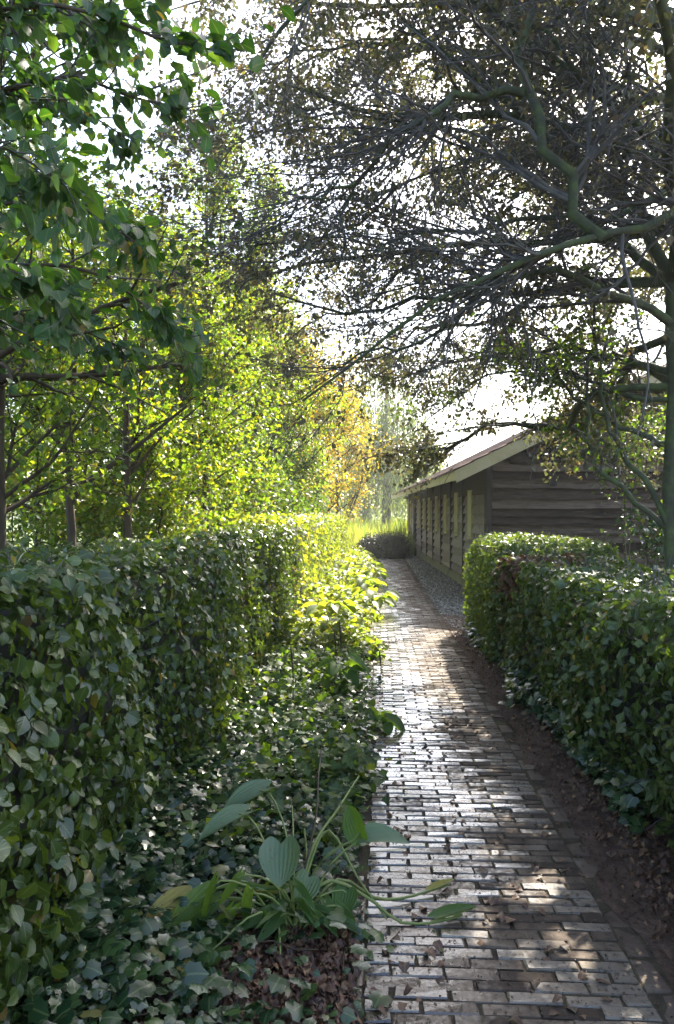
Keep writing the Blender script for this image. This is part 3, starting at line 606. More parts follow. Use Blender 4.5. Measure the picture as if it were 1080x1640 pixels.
    if T is LEAF_HI:                            # full outline close by, simpler leaves farther on and at the back
        nearby = (np.linalg.norm(pos+np.array((ox, oy, 0))-np.array((0, 0, H)), axis=1) < 3.6) & (nr[:, 0]*s > -.3)
        bulk('foliage', LEAF_HI, Mx[rest & nearby], pos[rest & nearby], rn[rest & nearby], mat, t); fr = rest & ~nearby
        bulk('foliage', LEAF_SM, Mx[fr], pos[fr], rn[fr], mat, t)
    else: bulk('foliage', T, Mx[rest], pos[rest], rn[rest], mat, t)
    if br.any():
        o = bulk('dead_foliage', T, Mx[br], pos[br], rn[br], M['hedge_brown'], t); o['label'] = 'patch of brown dead leaves'
    return t
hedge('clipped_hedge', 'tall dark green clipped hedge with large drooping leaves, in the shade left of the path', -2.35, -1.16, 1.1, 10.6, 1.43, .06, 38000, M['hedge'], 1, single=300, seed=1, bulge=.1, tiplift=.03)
hedge('clipped_hedge', 'sunlit yellow-green clipped hedge running on towards the field', -2.2, -1.10, 10.75, 27.0, 1.6, .075, 17000, M['leaf_sunlit'], 1, seed=2, bulge=.07, T=LEAF_SM, tiplift=.04, round_=.22)
def brown(p, r): return (np.linalg.norm((p-np.array((1.5, 7.6, 1.1)))*np.array((.7, 1.1, 1.3)), axis=1) < .42+r.normal(size=len(p))*.08) & (r.random(len(p)) < .75)
hedge('clipped_hedge', 'lower green hedge with ivy and a brown dead patch, beside the bare soil strip', 1.36, 2.5, 2.2, 8.5, 1.24, .06, 23000, M['hedge'], -1, single=300, seed=3, bulge=.09, extra=brown, zlow=.12)
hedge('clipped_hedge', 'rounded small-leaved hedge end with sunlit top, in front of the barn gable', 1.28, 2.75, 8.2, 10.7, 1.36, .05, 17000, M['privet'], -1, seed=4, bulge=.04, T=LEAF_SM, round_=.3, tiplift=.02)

# ------------------------------------------------------------------ the big tree on the right
def crown_keep(p):                              # the crown ends along the slanting edge of its own shadow and stays clear of the barn roof
    q = p[:, 0]/np.maximum(p[:, 1], .1); el = (p[:, 2]-H)/np.maximum(p[:, 1], .1)
    low = (q > .07) & (q < .195) & (el < .04+(q-.07)*.52+.022*np.sin(q*75+p[:, 1]*1.7)+.012*np.sin(q*190)) & (p[:, 1] > 6)
    return ~low & (p[:, 1]-.97*p[:, 2] < 8.6+.5*np.sin(p[:, 0]*2.1)) & (np.linalg.norm(p-np.array((0, 0, H)), axis=1) > 1.9)
def poly(pts, n): return resample(np.array([P(*q) for q in pts]), n)
bt = thing('beech_tree', 'spreading dark beech with mossy limbs and a dense mesh of twigs over the path', 'tree', tuple(P(1082, 820, 7.2)*np.array((1, 1, 0))))
bo = np.array(bt.location)
NL = 14
limbs = {}
def limb(pts, r0, r1, name='limb', sides=8, wob=.03):
    q = poly(pts, NL); q[1:-1] += RNG.normal(size=(NL-2, 3))*wob
    rr = np.linspace(1, 0, NL)**1.25*(r0-r1)*.9+r1
    Tubes().add(q-bo, rr, sides).build(name, M['bark'], bt); return q, rr
tr = []
base = P(1082, 820, 7.2); base[2] = -.05
q = resample(np.array([base, P(1080, 915, 7.2), P(1075, 760, 7.2), P(1083, 640, 7.2), P(1077, 480, 7.2), P(1098, 280, 7.1), P(1112, 100, 7.0), P(1080, -150, 7.0), P(1060, -500, 6.9)]), 20)
rr = np.concatenate((np.array([.15, .105, .09]), np.linspace(.085, .045, 17)))
Tubes().add(q-bo, rr, 12).build('trunk', M['bark'], bt); tr.append((resample(q[8:], NL), np.linspace(.08, .05, NL)))
L = []
L.append(limb([(1097, 300, 7.1), (1150, 330, 6.4), (1090, 342, 6.0), (1040, 362, 5.8), (965, 382, 5.6), (830, 420, 5.4), (760, 445, 5.3), (640, 520, 5.2), (575, 570, 5.2), (485, 642, 5.2)], .062, .008))
L.append(limb([(965, 382, 5.6), (930, 340, 5.6), (905, 280, 5.6), (868, 200, 5.6), (838, 120, 5.7), (845, 50, 5.8), (870, -30, 6.0), (880, -200, 6.2)], .05, .022))
L.append(limb([(838, 150, 5.65), (735, 155, 5.6), (691, 172, 5.5), (652, 200, 5.4), (608, 239, 5.4), (569, 294, 5.4), (547, 361, 5.4), (541, 430, 5.5)], .038, .009))
L.append(limb([(1106, 165, 7.0), (1010, 150, 6.5), (960, 145, 6.2), (930, 125, 6.0), (890, 80, 6.0), (850, 20, 6.0), (800, -60, 6.0)], .04, .014))
L.append(limb([(1078, 520, 7.2), (1020, 490, 7.0), (980, 467, 6.8), (924, 444, 6.6), (860, 430, 6.5), (760, 470, 6.4), (680, 480, 6.4), (560, 500, 6.4), (440, 470, 6.5)], .05, .009))
L.append(limb([(1095, 310, 7.1), (1030, 328, 6.8), (969, 355, 6.6), (950, 361, 6.5), (890, 350, 6.4), (840, 355, 6.4), (780, 378, 6.4), (700, 372, 6.4), (610, 390, 6.4), (500, 380, 6.5)], .042, .009))
L.append(limb([(900, 398, 5.5), (828, 428, 5.8), (760, 480, 6.0), (690, 540, 6.2), (620, 560, 6.3), (520, 590, 6.4)], .03, .008))
L.append(limb([(1110, 60, 7.0), (980, 10, 6.3), (880, -60, 5.6), (760, -90, 5.0), (600, -60, 4.6), (470, 20, 4.5), (400, 120, 4.6)], .05, .01))
L.append(limb([(1100, 230, 7.0), (1000, 215, 7.4), (900, 240, 7.9), (780, 250, 8.3), (640, 300, 8.6), (500, 330, 8.8)], .045, .01))
L.append(limb([(1108, -50, 7.0), (1000, -100, 7.6), (880, -60, 8.4), (740, 30, 9.0), (600, 120, 9.4), (450, 200, 9.5)], .05, .01))
L.append(limb([(1081, 600, 7.2), (1000, 580, 7.6), (900, 560, 8.2), (800, 570, 8.7), (700, 590, 9.0), (600, 600, 9.2)], .04, .009))
L.append(limb([(569, 294, 5.4), (540, 300, 5.2), (480, 330, 5.0), (420, 400, 5.0), (380, 470, 5.0)], .014, .005))
L.append(limb([(780, 250, 8.3), (640, 200, 8.0), (500, 190, 7.6), (400, 230, 7.3), (320, 300, 7.2)], .022, .006))
L.append(limb([(640, 300, 8.6), (520, 380, 8.2), (420, 420, 7.8), (340, 430, 7.5), (300, 470, 7.4)], .02, .006))
L.append(limb([(740, 30, 9.0), (600, 60, 8.4), (480, 80, 8.0), (380, 130, 7.6), (330, 190, 7.4)], .022, .006))
# stems that cross the gable
L2 = []
L2.append(limb([(1079, 870, 7.2), (1050, 830, 7.25), (1000, 785, 7.4), (955, 740, 7.5), (938, 690, 7.5), (936, 640, 7.5), (945, 560, 7.6)], .032, .014))
L2.append(limb([(1077, 860, 7.2), (1040, 790, 7.3), (1005, 730, 7.4), (978, 700, 7.4), (968, 640, 7.4), (960, 560, 7.4), (945, 470, 7.3)], .036, .016))
L2.append(limb([(1078, 710, 7.2), (1040, 705, 7.3), (1000, 690, 7.5), (940, 655, 7.7), (890, 600, 7.9), (850, 560, 8.0)], .035, .01))
L2.append(limb([(1082, 640, 7.2), (1030, 640, 7.3), (985, 630, 7.6), (930, 600, 7.9), (860, 590, 8.3), (760, 620, 8.8), (670, 690, 9.2)], .03, .008))
# limbs above the picture and on the far side of the trunk
hi = []
top = q[11]
for a_, e_, ln_ in ((2.9, .45, 5.5), (3.6, .5, 5.5), (4.3, .5, 5), (5.1, .6, 4.5), (.3, .6, 4), (1.3, .7, 3.5), (2.2, .7, 4.0), (3.2, .9, 5), (4.6, 1.0, 4.5), (2.6, 1.15, 4.0), (1.8, .95, 3.6)):
    s0 = q[int(RNG.integers(8, 18))]
    d = np.array((math.cos(a_)*math.cos(e_), math.sin(a_)*math.cos(e_), math.sin(e_)))
    pts = [s0+d*ln_*t_+np.array((0, 0, -.9*t_*t_))+RNG.normal(size=3)*.12*(t_ > 0) for t_ in np.linspace(0, 1, 7)]
    qq = resample(pts, NL); r_ = np.linspace(.06, .012, NL)
    if np.linalg.norm(qq-np.array((0, 0, H)), axis=1).min() < 1.8: continue
    Tubes().add(qq-bo, r_, 6).build('limb', M['bark'], bt); hi.append((qq, r_))
fl = []
for a_, e_, ln_, zi in ((1.5, .15, 4.5, 6), (1.9, .2, 5.0, 7), (2.2, .12, 5.2, 8), (2.5, .2, 5.5, 8), (2.75, .15, 6.0, 9), (1.2, .35, 4.5, 9), (1.7, .4, 5, 10), (2.1, .38, 5.2, 11), (2.4, .42, 5.5, 11), (2.7, .4, 6, 12), (2.0, .55, 5, 13), (2.5, .6, 5.5, 14), (2.85, .35, 6.0, 13), (.7, .3, 3.5, 9), (2.3, .02, 4.6, 6), (1.8, .0, 3.8, 6)):
    s0 = q[zi]
    d = np.array((math.cos(a_)*math.cos(e_), math.sin(a_)*math.cos(e_), math.sin(e_)))
    pts = [s0+d*ln_*t_+np.array((0, 0, -.7*t_*t_))+RNG.normal(size=3)*.14*(t_ > 0) for t_ in np.linspace(0, 1, 7)]
    qq = resample(pts, NL); r_ = np.linspace(.045, .008, NL)
    kk = crown_keep(qq); n_ok = NL if kk.all() else max(3, int(np.argmin(kk)))
    qq = resample(qq[:n_ok], NL)
    Tubes().add(qq-bo, r_, 6).build('limb', M['bark'], bt); fl.append((qq, r_))
def stack(ls): return np.stack([a for a, b in ls]), np.stack([b for a, b in ls])
A, Ar = stack(L); A2, A2r = stack(L2); Hh, Hr = stack(hi)
b1, r1 = spawn(A, Ar, 20, (.7, 2.0), (.35, 1.1), .08, 9, .18, (-.05, -.02, -.005), .5, .004, flat=.6)
b1b, r1b = spawn(A2, A2r, 9, (.4, 1.0), (.4, 1.1), .3, 8, .2, (-.05, 0, .03), .5, .004)
b1c, r1c = spawn(Hh, Hr, 13, (.8, 2.0), (.4, 1.1), .15, 8, .17, (0, 0, .0), .5, .005)
Fl, Flr = stack(fl)
b1d, r1d = spawn(Fl, Flr, 18, (.5, 1.6), (.4, 1.1), .12, 8, .18, (-.02, 0, 0), .5, .004, flat=.4)
def keepb(p, r):
    k = crown_keep(p[:, -1]) & crown_keep(p[:, p.shape[1]//2]); return p[k], r[k]
b1, r1 = keepb(b1, r1); b1b, r1b = keepb(b1b, r1b); b1c, r1c = keepb(b1c, r1c); b1d, r1d = keepb(b1d, r1d)
c1d, s1d = keepb(*spawn(b1d, r1d, 8, (.25, .8), (.4, 1.2), .1, 5, .22, (0, 0, -.01), .6, .0024, flat=.3))
c1, s1 = keepb(*spawn(b1, r1, 10, (.3, 1.0), (.35, 1.1), .1, 6, .26, (-.03, -.02, -.01), .6, .0022, flat=.35))
c1b, s1b = keepb(*spawn(b1b, r1b, 6, (.2, .6), (.4, 1.1), .15, 5, .2, (0, 0, .02), .6, .0022))
c1c, s1c = keepb(*spawn(b1c, r1c, 7, (.35, .95), (.4, 1.1), .1, 5, .2, (0, 0, 0), .6, .003))
d1, t1_ = keepb(*spawn(c1, s1, 4, (.12, .45), (.35, 1.1), .1, 4, .26, (0, 0, 0), .65, .0014, flat=.35))
tw = Tubes(); tw.add(b1-bo, r1, 5).add(b1b-bo, r1b, 5).add(b1c-bo, r1c, 4).add(c1-bo, s1, 3).add(c1b-bo, s1b, 3).add(c1c-bo, s1c, 3).add(d1-bo, t1_, 3).add(b1d-bo, r1d, 4).add(c1d-bo, s1d, 3)
tw.build('twigs', M['twig'], bt, 'stuff')
# leaves: a few on the near twigs, many on the outer and upper ones
def tree_leaves(parent, off, sets, mat, T, name='foliage', keep=None):
    ps, ms = [], []
    for pp, per, size, jit in sets:
        p, tg = along(pp, per, .2, jit)
        if keep is not None: kk = keep(p); p, tg = p[kk], tg[kk]
        ps.append(p); ms.append(leaves_on(p, tg, size))
    p = np.concatenate(ps); m_ = np.concatenate(ms)
    return bulk(name, T, m_, p-off, RNG.random(len(p)), mat, parent)
far_c = c1[c1[:, 0, 1] > 7.0]; near_c = c1[c1[:, 0, 1] <= 7.0]
tree_leaves(bt, bo, [(far_c, 8, .055, .045), (near_c, 2, .048, .03), (c1c, 26, .066, .07), (b1c, 18, .07, .1), (c1d, 26, .058, .05), (b1d, 12, .058, .06)], M['beech'], LEAF_SM, keep=crown_keep)
tree_leaves(bt, bo, [(c1b, 7, .06, .05)], M['wood_dark'], LEAF_MD, 'green_foliage', keep=crown_keep)

# ------------------------------------------------------------------ broadleaf trees
def leafy_tree(name, label, px, d, h, r, cr, z0, nl1, per, leaf, mat, T=LEAF_SM, lean=(0, 0), group=None, fork=False, bark='trunk', n2=8, cap=None, cat='tree', flat=1.0):
    b = P(px, 820, d); b[2] = 0.0
    t = thing(name, label, cat, tuple(b), 0, group)
    n = 12; zs = np.linspace(-.05, h*.93, n)
    tk = np.stack([lean[0]*(zs/h)**1.3+RNG.normal(size=n)*.03*np.linspace(0, 1, n), lean[1]*(zs/h)**1.3+RNG.normal(size=n)*.03*np.linspace(0, 1, n), zs], 1)
    rr = r*np.linspace(1.1, .25, n)
    Tubes().add(tk, rr, 8).build('trunk', M[bark], t)
    b1, r1 = spawn(tk[None], rr[None], nl1, (cr*.65, cr*1.25), (.7, 1.35), z0/h, 8, .14, (0, 0, .06), .55, .006)
    c1, s1 = spawn(b1, r1, n2, (cr*.22, cr*.6), (.4, 1.1), .2, 4, .22, (0, 0, .02), .6, .0035)
    w = Tubes(); w.add(b1, r1, 4).add(c1, s1, 3).build('branches', M[bark], t, 'stuff')
    kp = (lambda p: p[:, 2] < cap) if cap else None
    tree_leaves(t, 0, [(c1, per, leaf, leaf*1.1), (b1, per, leaf, leaf*1.3)], M[mat], T, keep=kp)
    return t
WG = 'small trees behind the left hedge'
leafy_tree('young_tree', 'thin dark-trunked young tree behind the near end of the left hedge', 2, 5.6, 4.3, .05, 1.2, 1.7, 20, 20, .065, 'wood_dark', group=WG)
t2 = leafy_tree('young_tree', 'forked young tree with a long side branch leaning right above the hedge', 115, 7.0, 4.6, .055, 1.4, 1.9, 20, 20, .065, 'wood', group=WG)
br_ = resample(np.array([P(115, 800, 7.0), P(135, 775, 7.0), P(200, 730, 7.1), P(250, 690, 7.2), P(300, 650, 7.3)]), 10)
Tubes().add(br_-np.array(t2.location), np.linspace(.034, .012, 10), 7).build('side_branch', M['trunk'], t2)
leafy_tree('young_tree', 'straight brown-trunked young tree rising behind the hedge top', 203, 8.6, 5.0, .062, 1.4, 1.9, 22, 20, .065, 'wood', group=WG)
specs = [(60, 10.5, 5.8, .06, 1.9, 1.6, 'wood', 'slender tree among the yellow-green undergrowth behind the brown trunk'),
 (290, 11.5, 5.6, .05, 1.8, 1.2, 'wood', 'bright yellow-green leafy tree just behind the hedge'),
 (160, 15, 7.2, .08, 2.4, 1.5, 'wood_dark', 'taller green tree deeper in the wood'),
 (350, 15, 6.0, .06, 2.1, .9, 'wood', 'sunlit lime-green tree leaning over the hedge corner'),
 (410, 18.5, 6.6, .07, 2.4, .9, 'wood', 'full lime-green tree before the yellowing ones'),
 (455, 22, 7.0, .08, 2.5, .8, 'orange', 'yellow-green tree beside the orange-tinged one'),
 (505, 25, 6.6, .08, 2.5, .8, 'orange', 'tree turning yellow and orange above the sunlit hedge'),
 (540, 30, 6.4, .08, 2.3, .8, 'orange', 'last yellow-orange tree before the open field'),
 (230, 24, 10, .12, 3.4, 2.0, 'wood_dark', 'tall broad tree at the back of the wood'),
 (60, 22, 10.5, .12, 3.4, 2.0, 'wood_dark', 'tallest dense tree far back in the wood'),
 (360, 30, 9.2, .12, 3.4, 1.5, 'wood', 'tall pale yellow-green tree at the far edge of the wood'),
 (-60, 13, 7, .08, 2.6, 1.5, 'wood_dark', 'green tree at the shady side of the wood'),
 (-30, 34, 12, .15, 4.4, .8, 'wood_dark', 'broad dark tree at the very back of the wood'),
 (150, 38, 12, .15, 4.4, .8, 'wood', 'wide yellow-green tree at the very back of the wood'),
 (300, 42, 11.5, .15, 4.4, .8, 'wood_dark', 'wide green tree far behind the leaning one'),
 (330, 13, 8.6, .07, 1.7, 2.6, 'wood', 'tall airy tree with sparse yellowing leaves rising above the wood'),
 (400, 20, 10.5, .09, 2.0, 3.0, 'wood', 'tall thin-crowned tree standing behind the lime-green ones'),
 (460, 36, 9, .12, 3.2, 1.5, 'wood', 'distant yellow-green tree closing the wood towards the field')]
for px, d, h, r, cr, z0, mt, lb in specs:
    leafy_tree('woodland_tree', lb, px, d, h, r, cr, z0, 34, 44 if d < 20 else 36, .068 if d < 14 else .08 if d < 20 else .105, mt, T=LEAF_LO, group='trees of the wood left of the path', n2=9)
# undergrowth shrubs behind the left hedge
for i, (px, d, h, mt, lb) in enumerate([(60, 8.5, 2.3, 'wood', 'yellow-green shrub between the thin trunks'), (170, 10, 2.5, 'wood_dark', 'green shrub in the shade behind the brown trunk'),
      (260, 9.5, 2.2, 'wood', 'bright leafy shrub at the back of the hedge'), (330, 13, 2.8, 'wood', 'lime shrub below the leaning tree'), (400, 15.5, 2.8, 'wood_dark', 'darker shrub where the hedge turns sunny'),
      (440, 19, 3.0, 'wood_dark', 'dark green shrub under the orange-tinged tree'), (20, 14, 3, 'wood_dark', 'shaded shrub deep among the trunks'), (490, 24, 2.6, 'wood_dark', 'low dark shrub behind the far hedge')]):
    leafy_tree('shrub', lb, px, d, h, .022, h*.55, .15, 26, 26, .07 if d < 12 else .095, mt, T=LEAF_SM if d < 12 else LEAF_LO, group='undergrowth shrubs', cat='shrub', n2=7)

# near hornbeam whose branches hang into the picture at the upper left
nb_ = np.array((-3.0, 3.1, 0))
ht = thing('hornbeam_tree', 'broad-leaved tree with big green leaves hanging in over the left hedge', 'tree', tuple(nb_))
tk = resample(np.array([(-3.0, 3.1, -.05), (-2.98, 3.15, 1.5), (-2.9, 3.2, 3), (-2.8, 3.2, 5)]), 14)
Tubes().add(tk-nb_, np.linspace(.12, .05, 14), 10).build('trunk', M['trunk'], ht)
HLM = []
for pts, z in [([(-120, 480, 3.1), (0, 430, 2.9), (140, 430, 2.9), (220, 480, 3.0), (290, 535, 3.1)], 1.9),
          ([(-120, 330, 3.0), (20, 290, 2.8), (130, 330, 2.8), (220, 390, 2.8)], 2.3),
          ([(-120, 200, 2.9), (0, 150, 2.6), (120, 120, 2.5), (220, 160, 2.5), (290, 175, 2.5)], 2.6),
          ([(-120, 60, 2.9), (30, 10, 2.5), (150, 20, 2.4), (230, 55, 2.35), (350, 82, 2.35)], 2.9),
          ([(-120, -80, 2.8), (0, -100, 2.6), (100, -80, 2.5), (220, -20, 2.5)], 3.2),
          ([(-120, 380, 3.8), (0, 330, 3.9), (120, 320, 4.0), (240, 390, 4.1)], 2.4),
          ([(-120, 520, 3.6), (0, 500, 3.7), (110, 520, 3.8), (200, 560, 3.9)], 1.8),
          ([(-120, 180, 3.7), (0, 150, 3.8), (100, 160, 3.9), (200, 220, 4.0)], 2.9),
          ([(-120, 20, 3.7), (0, -10, 3.8), (110, 30, 3.9), (200, 60, 4.0)], 3.2),
          ([(-150, 250, 2.3), (-60, 240, 2.1), (20, 240, 2.1), (100, 290, 2.1)], 2.4),
          ([(-150, 480, 2.5), (-40, 420, 2.4), (60, 450, 2.4), (130, 520, 2.4)], 1.8)]:
    s0 = tk[np.argmin(abs(tk[:, 2]-z-.4))]
    qq = resample(np.array([s0]+[P(*p_) for p_ in pts]), NL); rr_ = np.linspace(.022, .003, NL)
    Tubes().add(qq-nb_, rr_, 6).build('limb', M['trunk'], ht); HLM.append((qq, rr_))
Hl, Hlr = stack(HLM)
b1, r1 = spawn(Hl, Hlr, 60, (.12, .45), (.4, 1.0), .35, 7, .13, (.03, -.02, -.03), .6, .0025)
up, upr = spawn(tk[None], np.linspace(.12, .05, 14)[None], 16, (1.0, 2.0), (.6, 1.2), .55, 8, .12, (0, -.05, .05), .4, .012)
up = up[np.linalg.norm(up-np.array((0, 0, H)), axis=2).min(1) > 2.0]; upr = upr[:len(up)]
ub, ubr = spawn(up, upr, 8, (.3, .8), (.4, 1.1), .2, 6, .15, (0, 0, 0), .6, .003)
Tubes().add(b1-nb_, r1, 4).add(up-nb_, upr, 5).add(ub-nb_, ubr, 4).build('twigs', M['twig'], ht, 'stuff')
p, tg = along(np.concatenate([b1[:, ::1]]), 6, .15, .02); pl, tl_ = along(Hl, 14, .55, .02); p3, t3 = along(ub, 5, .2, .04)
p = np.concatenate([p, pl]); tg = np.concatenate([tg, tl_])
kk = np.linalg.norm(p-np.array((0, 0, H)), axis=1) > 1.7; p, tg = p[kk], tg[kk]
mx_ = leaves_on(p, tg, .062, up=1.0, droop=.45, spread=.7); rn = RNG.random(len(p))
dd = np.linalg.norm(p-np.array((0, 0, H)), axis=1)+np.where(seen(p), 0, 99); order = np.argsort(dd)
add_single_leaves(ht, LEAF_HI, mx_[order[:300]], p[order[:300]]-nb_, rn[order[:300]], M['near'])
bulk('foliage', LEAF_HI, mx_[order[300:]], p[order[300:]]-nb_, rn[order[300:]], M['near'], ht)
bulk('foliage', LEAF_MD, leaves_on(p3, t3, .09), p3-nb_, RNG.random(len(p3)), M['near'], ht)

leafy_tree('hornbeam_tree', 'leafy hornbeam behind the broad-leaved one, its dark crown filling the upper corner', -70, 5.4, 7.5, .09, 2.0, 2.4, 40, 20, .08, 'near', n2=9)
# leafy sapling in front of the gable, and ivy bush at the trunk's foot
leafy_tree('sapling', 'leafy sapling with yellow-green leaves in front of the barn gable', 1000, 9.2, 3.4, .02, .95, 2.1, 20, 9, .06, 'wood_dark', cat='sapling', n2=6)
leafy_tree('sapling', 'thin sapling with grey-green leaves reaching across the gable boards', 1010, 8.6, 2.1, .012, 1.0, .9, 8, 4, .05, 'wood_dark', cat='sapling', n2=4)
leafy_tree('shrub', 'dark glossy bush at the foot of the big tree behind the right hedge', 1040, 7.6, 1.6, .02, .45, .2, 18, 9, .06, 'ivy', cat='shrub', n2=5)
# far trees
def willow(px, d, h, w, label, mat, n=230, name='willow_tree'):
    b = P(px, 820, d); b[2] = 0
    t = thing(name, label, 'tree', tuple(b))
    tk = np.array([(0, 0, -.1), (.1, 0, h*.3), (0, .1, h*.6), (.1, 0, h*.85)]); tk = resample(tk, 8)
    Tubes().add(tk, np.linspace(.35, .1, 8), 7).build('trunk', M['trunk'], t)
    a = RNG.random(n)*6.28; rad = w*np.sqrt(RNG.random(n)); z1 = h*(1-.45*(rad/w)**2)*RNG.uniform(.75, 1, n); L_ = z1*RNG.uniform(.45, .97, n)
    m = 7; st = np.zeros((n, m, 3)); s_ = np.linspace(0, 1, m)
    for k in range(m): st[:, k] = np.stack([rad*np.cos(a)*(1+.12*s_[k]), rad*np.sin(a)*(1+.12*s_[k]), z1-L_*s_[k]], 1)+RNG.normal(size=(n, 3))*.08
    Tubes().add(st, np.full((n, m), .012), 3).build('strands', M['twig'], t, 'stuff')
    p, tg = along(st, 46, 0, .16)
    K = len(p); tip = norm(np.array((0, 0, -1.))+RNG.normal(size=(K, 3))*.3); nr = RNG.normal(size=(K, 3))
    bulk('foliage', LEAF_LO, basis(tip, nr, RNG.uniform(.22, .4, K), .55), p, RNG.random(K), M[mat], t)
willow(618, 50, 12.5, 3.6, 'pale hazy willow with hanging strands at the edge of the field', 'willow')
willow(585, 66, 12.0, 4.2, 'second paler willow farther back across the field', 'willow', 150)
for px, d, h, lb in ((560, 85, 11, 'hazy round tree far across the field'), (690, 95, 8, 'small hazy tree beyond the barn roof'), (640, 110, 9, 'faint tree on the far field edge'), (480, 75, 13, 'tall hazy tree behind the wood')):
    leafy_tree('far_tree', lb, px, d, h, .25, h*.33, 1.0, 26, 6, .5, 'willow', T=LEAF_LO, group='trees across the field', n2=7)

# hedgerow closing the far side of the field
hr = thing('hedgerow', 'long hazy hedgerow along the far side of the field', 'hedgerow', (0, 98, 0))
N = 9000; xx = RNG.uniform(-70, 70, N); zz = RNG.random(N)*(3.6+1.2*np.sin(xx*.35)+.8*np.sin(xx*1.1))
bulk('foliage', LEAF_LO, basis(RNG.normal(size=(N, 3)), norm(RNG.normal(size=(N, 3))+np.array((0, -.6, .5))), RNG.uniform(.5, .9, N)), np.stack([xx, RNG.normal(size=N)*1.2, zz], 1), RNG.random(N), M['willow'], hr)
xx = np.arange(-68, 69, 4.0); st = np.stack([np.stack([xx, xx*0, xx*0-.1], 1), np.stack([xx+.2, xx*0, xx*0+1.5], 1), np.stack([xx, xx*0, xx*0+3], 1)], 1)
Tubes().add(st, np.tile(np.array([.12, .09, .05]), (len(xx), 1)), 5).build('stems', M['trunk'], hr, 'stuff')
# dark clipped bushes at the end of the path
def bush(px, d, w, dp, h, label):
    b = P(px, 820, d); b[2] = 0
    t = thing('box_bush', label, 'bush', tuple(b))
    V, F = [], []; nu, nv = 16, 8
    for j in range(nv+1):
        for i in range(nu):
            a = i/nu*2*math.pi; e = j/nv*math.pi/2; V.append((math.cos(a)*math.cos(e)**.8*w*.46, math.sin(a)*math.cos(e)**.8*dp*.46, math.sin(e)*h*.92))
    for j in range(nv):
        for i in range(nu): F.append((j*nu+i, j*nu+(i+1) % nu, (j+1)*nu+(i+1) % nu, (j+1)*nu+i))
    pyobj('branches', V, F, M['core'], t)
    K = 2600; a = RNG.random(K)*6.28; e = np.arcsin(RNG.random(K)); c_ = np.cos(e)**.8; rj = 1+RNG.normal(size=K)*.07
    p = np.stack([np.cos(a)*c_*w*.5*rj, np.sin(a)*c_*dp*.5*rj, np.maximum(np.sin(e)*h*rj, .02)], 1)
    nr = norm(p*np.array((1, 1, 1.2))+RNG.normal(size=(K, 3))*.3); tip = RNG.normal(size=(K, 3))
    bulk('foliage', LEAF_LO, basis(tip, nr, RNG.uniform(.05, .08, K)), p, RNG.random(K), M['box_leaf'], t)
bush(600, 27.6, 1.4, 1.2, .84, 'left of two dark rounded bushes where the brick path ends')
bush(631, 27.2, 1.25, 1.2, .92, 'dark rounded bush closing the path beside the barn corner')

# tall field grass beyond the path
N = 21000
yy = 28.6+RNG.random(N)**1.4*45; xx = -9+RNG.random(N)*16-(yy-28)*.05
hh = RNG.uniform(.5, 1.25, N)*(1+.35*np.sin(xx*1.3)*np.sin(yy*.7))
bl = (np.array([(-.035,0,0),(.035,0,0),(.022,.02,.55),(-.022,.02,.55),(0,.09,1)], float), [(0,1,2,3),(3,2,4)], np.zeros((5, 2)))
th = RNG.random(N)*6.28; Mt = np.zeros((N, 3, 3)); Mt[:, 0, 0] = np.cos(th); Mt[:, 0, 1] = -np.sin(th)*3; Mt[:, 1, 0] = np.sin(th); Mt[:, 1, 1] = np.cos(th)*3; Mt[:, 2, 2] = hh
o = bulk('field_grass', bl, Mt, np.stack([xx, yy, np.full(N, -.03)], 1), RNG.random(N), M['grass']); tag(o, 'tall sunlit yellow-green field grass beyond the end of the path', 'grass', kind='stuff')

# ------------------------------------------------------------------ ivy ground cover
def bedmask(x, y):
    return (x > -1.35) & (x < PX0-.02)
N = 20000
yy = 1.6+RNG.random(N)**1.5*8; xx = -1.25+RNG.random(N)*1.35
hosta_c = np.array((G(470, 1500)[0], G(470, 1500)[1]))
dh = np.hypot((xx-hosta_c[0]-.12)*1.1, (yy-hosta_c[1]+.25))
kp = (dh > .33+.12*RNG.normal(size=N)) | (RNG.random(N) < .06)
kp &= (yy > 3.3) | (RNG.random(N) < np.clip(.55+(yy-2.2)*.5, .5, 1)) | (xx < -.85)
kp &= (xx < -.09+.06*np.sin(yy*3)+.05*np.sin(yy*7.3)+.04*RNG.normal(size=N))
xx, yy = xx[kp], yy[kp]; N = len(xx)
zz = .03+RNG.random(N)**2*.13+.10*np.clip((-.75-xx)/.5, 0, 1)*RNG.random(N)
nr = norm(np.stack([RNG.normal(size=N)*.4+.1, RNG.normal(size=N)*.4-.25, np.ones(N)], 1)); tip = np.stack([RNG.normal(size=N), RNG.normal(size=N)-.3, RNG.normal(size=N)*.2-.15], 1)
sz = .022+.055*RNG.random(N)**1.7
o = bulk('ivy', IVY, basis(tip, nr, sz), np.stack([xx, yy, zz], 1), RNG.random(N), M['ivy']); tag(o, 'dark glossy ivy carpeting the bed between left hedge and path', 'ivy', kind='stuff')
nv_ = 110; p0 = np.stack([-1.2+RNG.random(nv_)*1.0, 2.2+RNG.random(nv_)**1.3*5, np.full(nv_, .05)], 1); a = RNG.random(nv_)*6.28; vp = np.zeros((nv_, 9, 3)); vp[:, 0] = p0
for k in range(1, 9):
    a = a+RNG.normal(size=nv_)*.35; vp[:, k] = vp[:, k-1]+np.stack([np.cos(a)*.09, np.sin(a)*.09, RNG.normal(size=nv_)*.015], 1); vp[:, k, 0] = np.minimum(vp[:, k, 0], -.12); vp[:, k, 2] = np.clip(vp[:, k, 2], .035, .12)
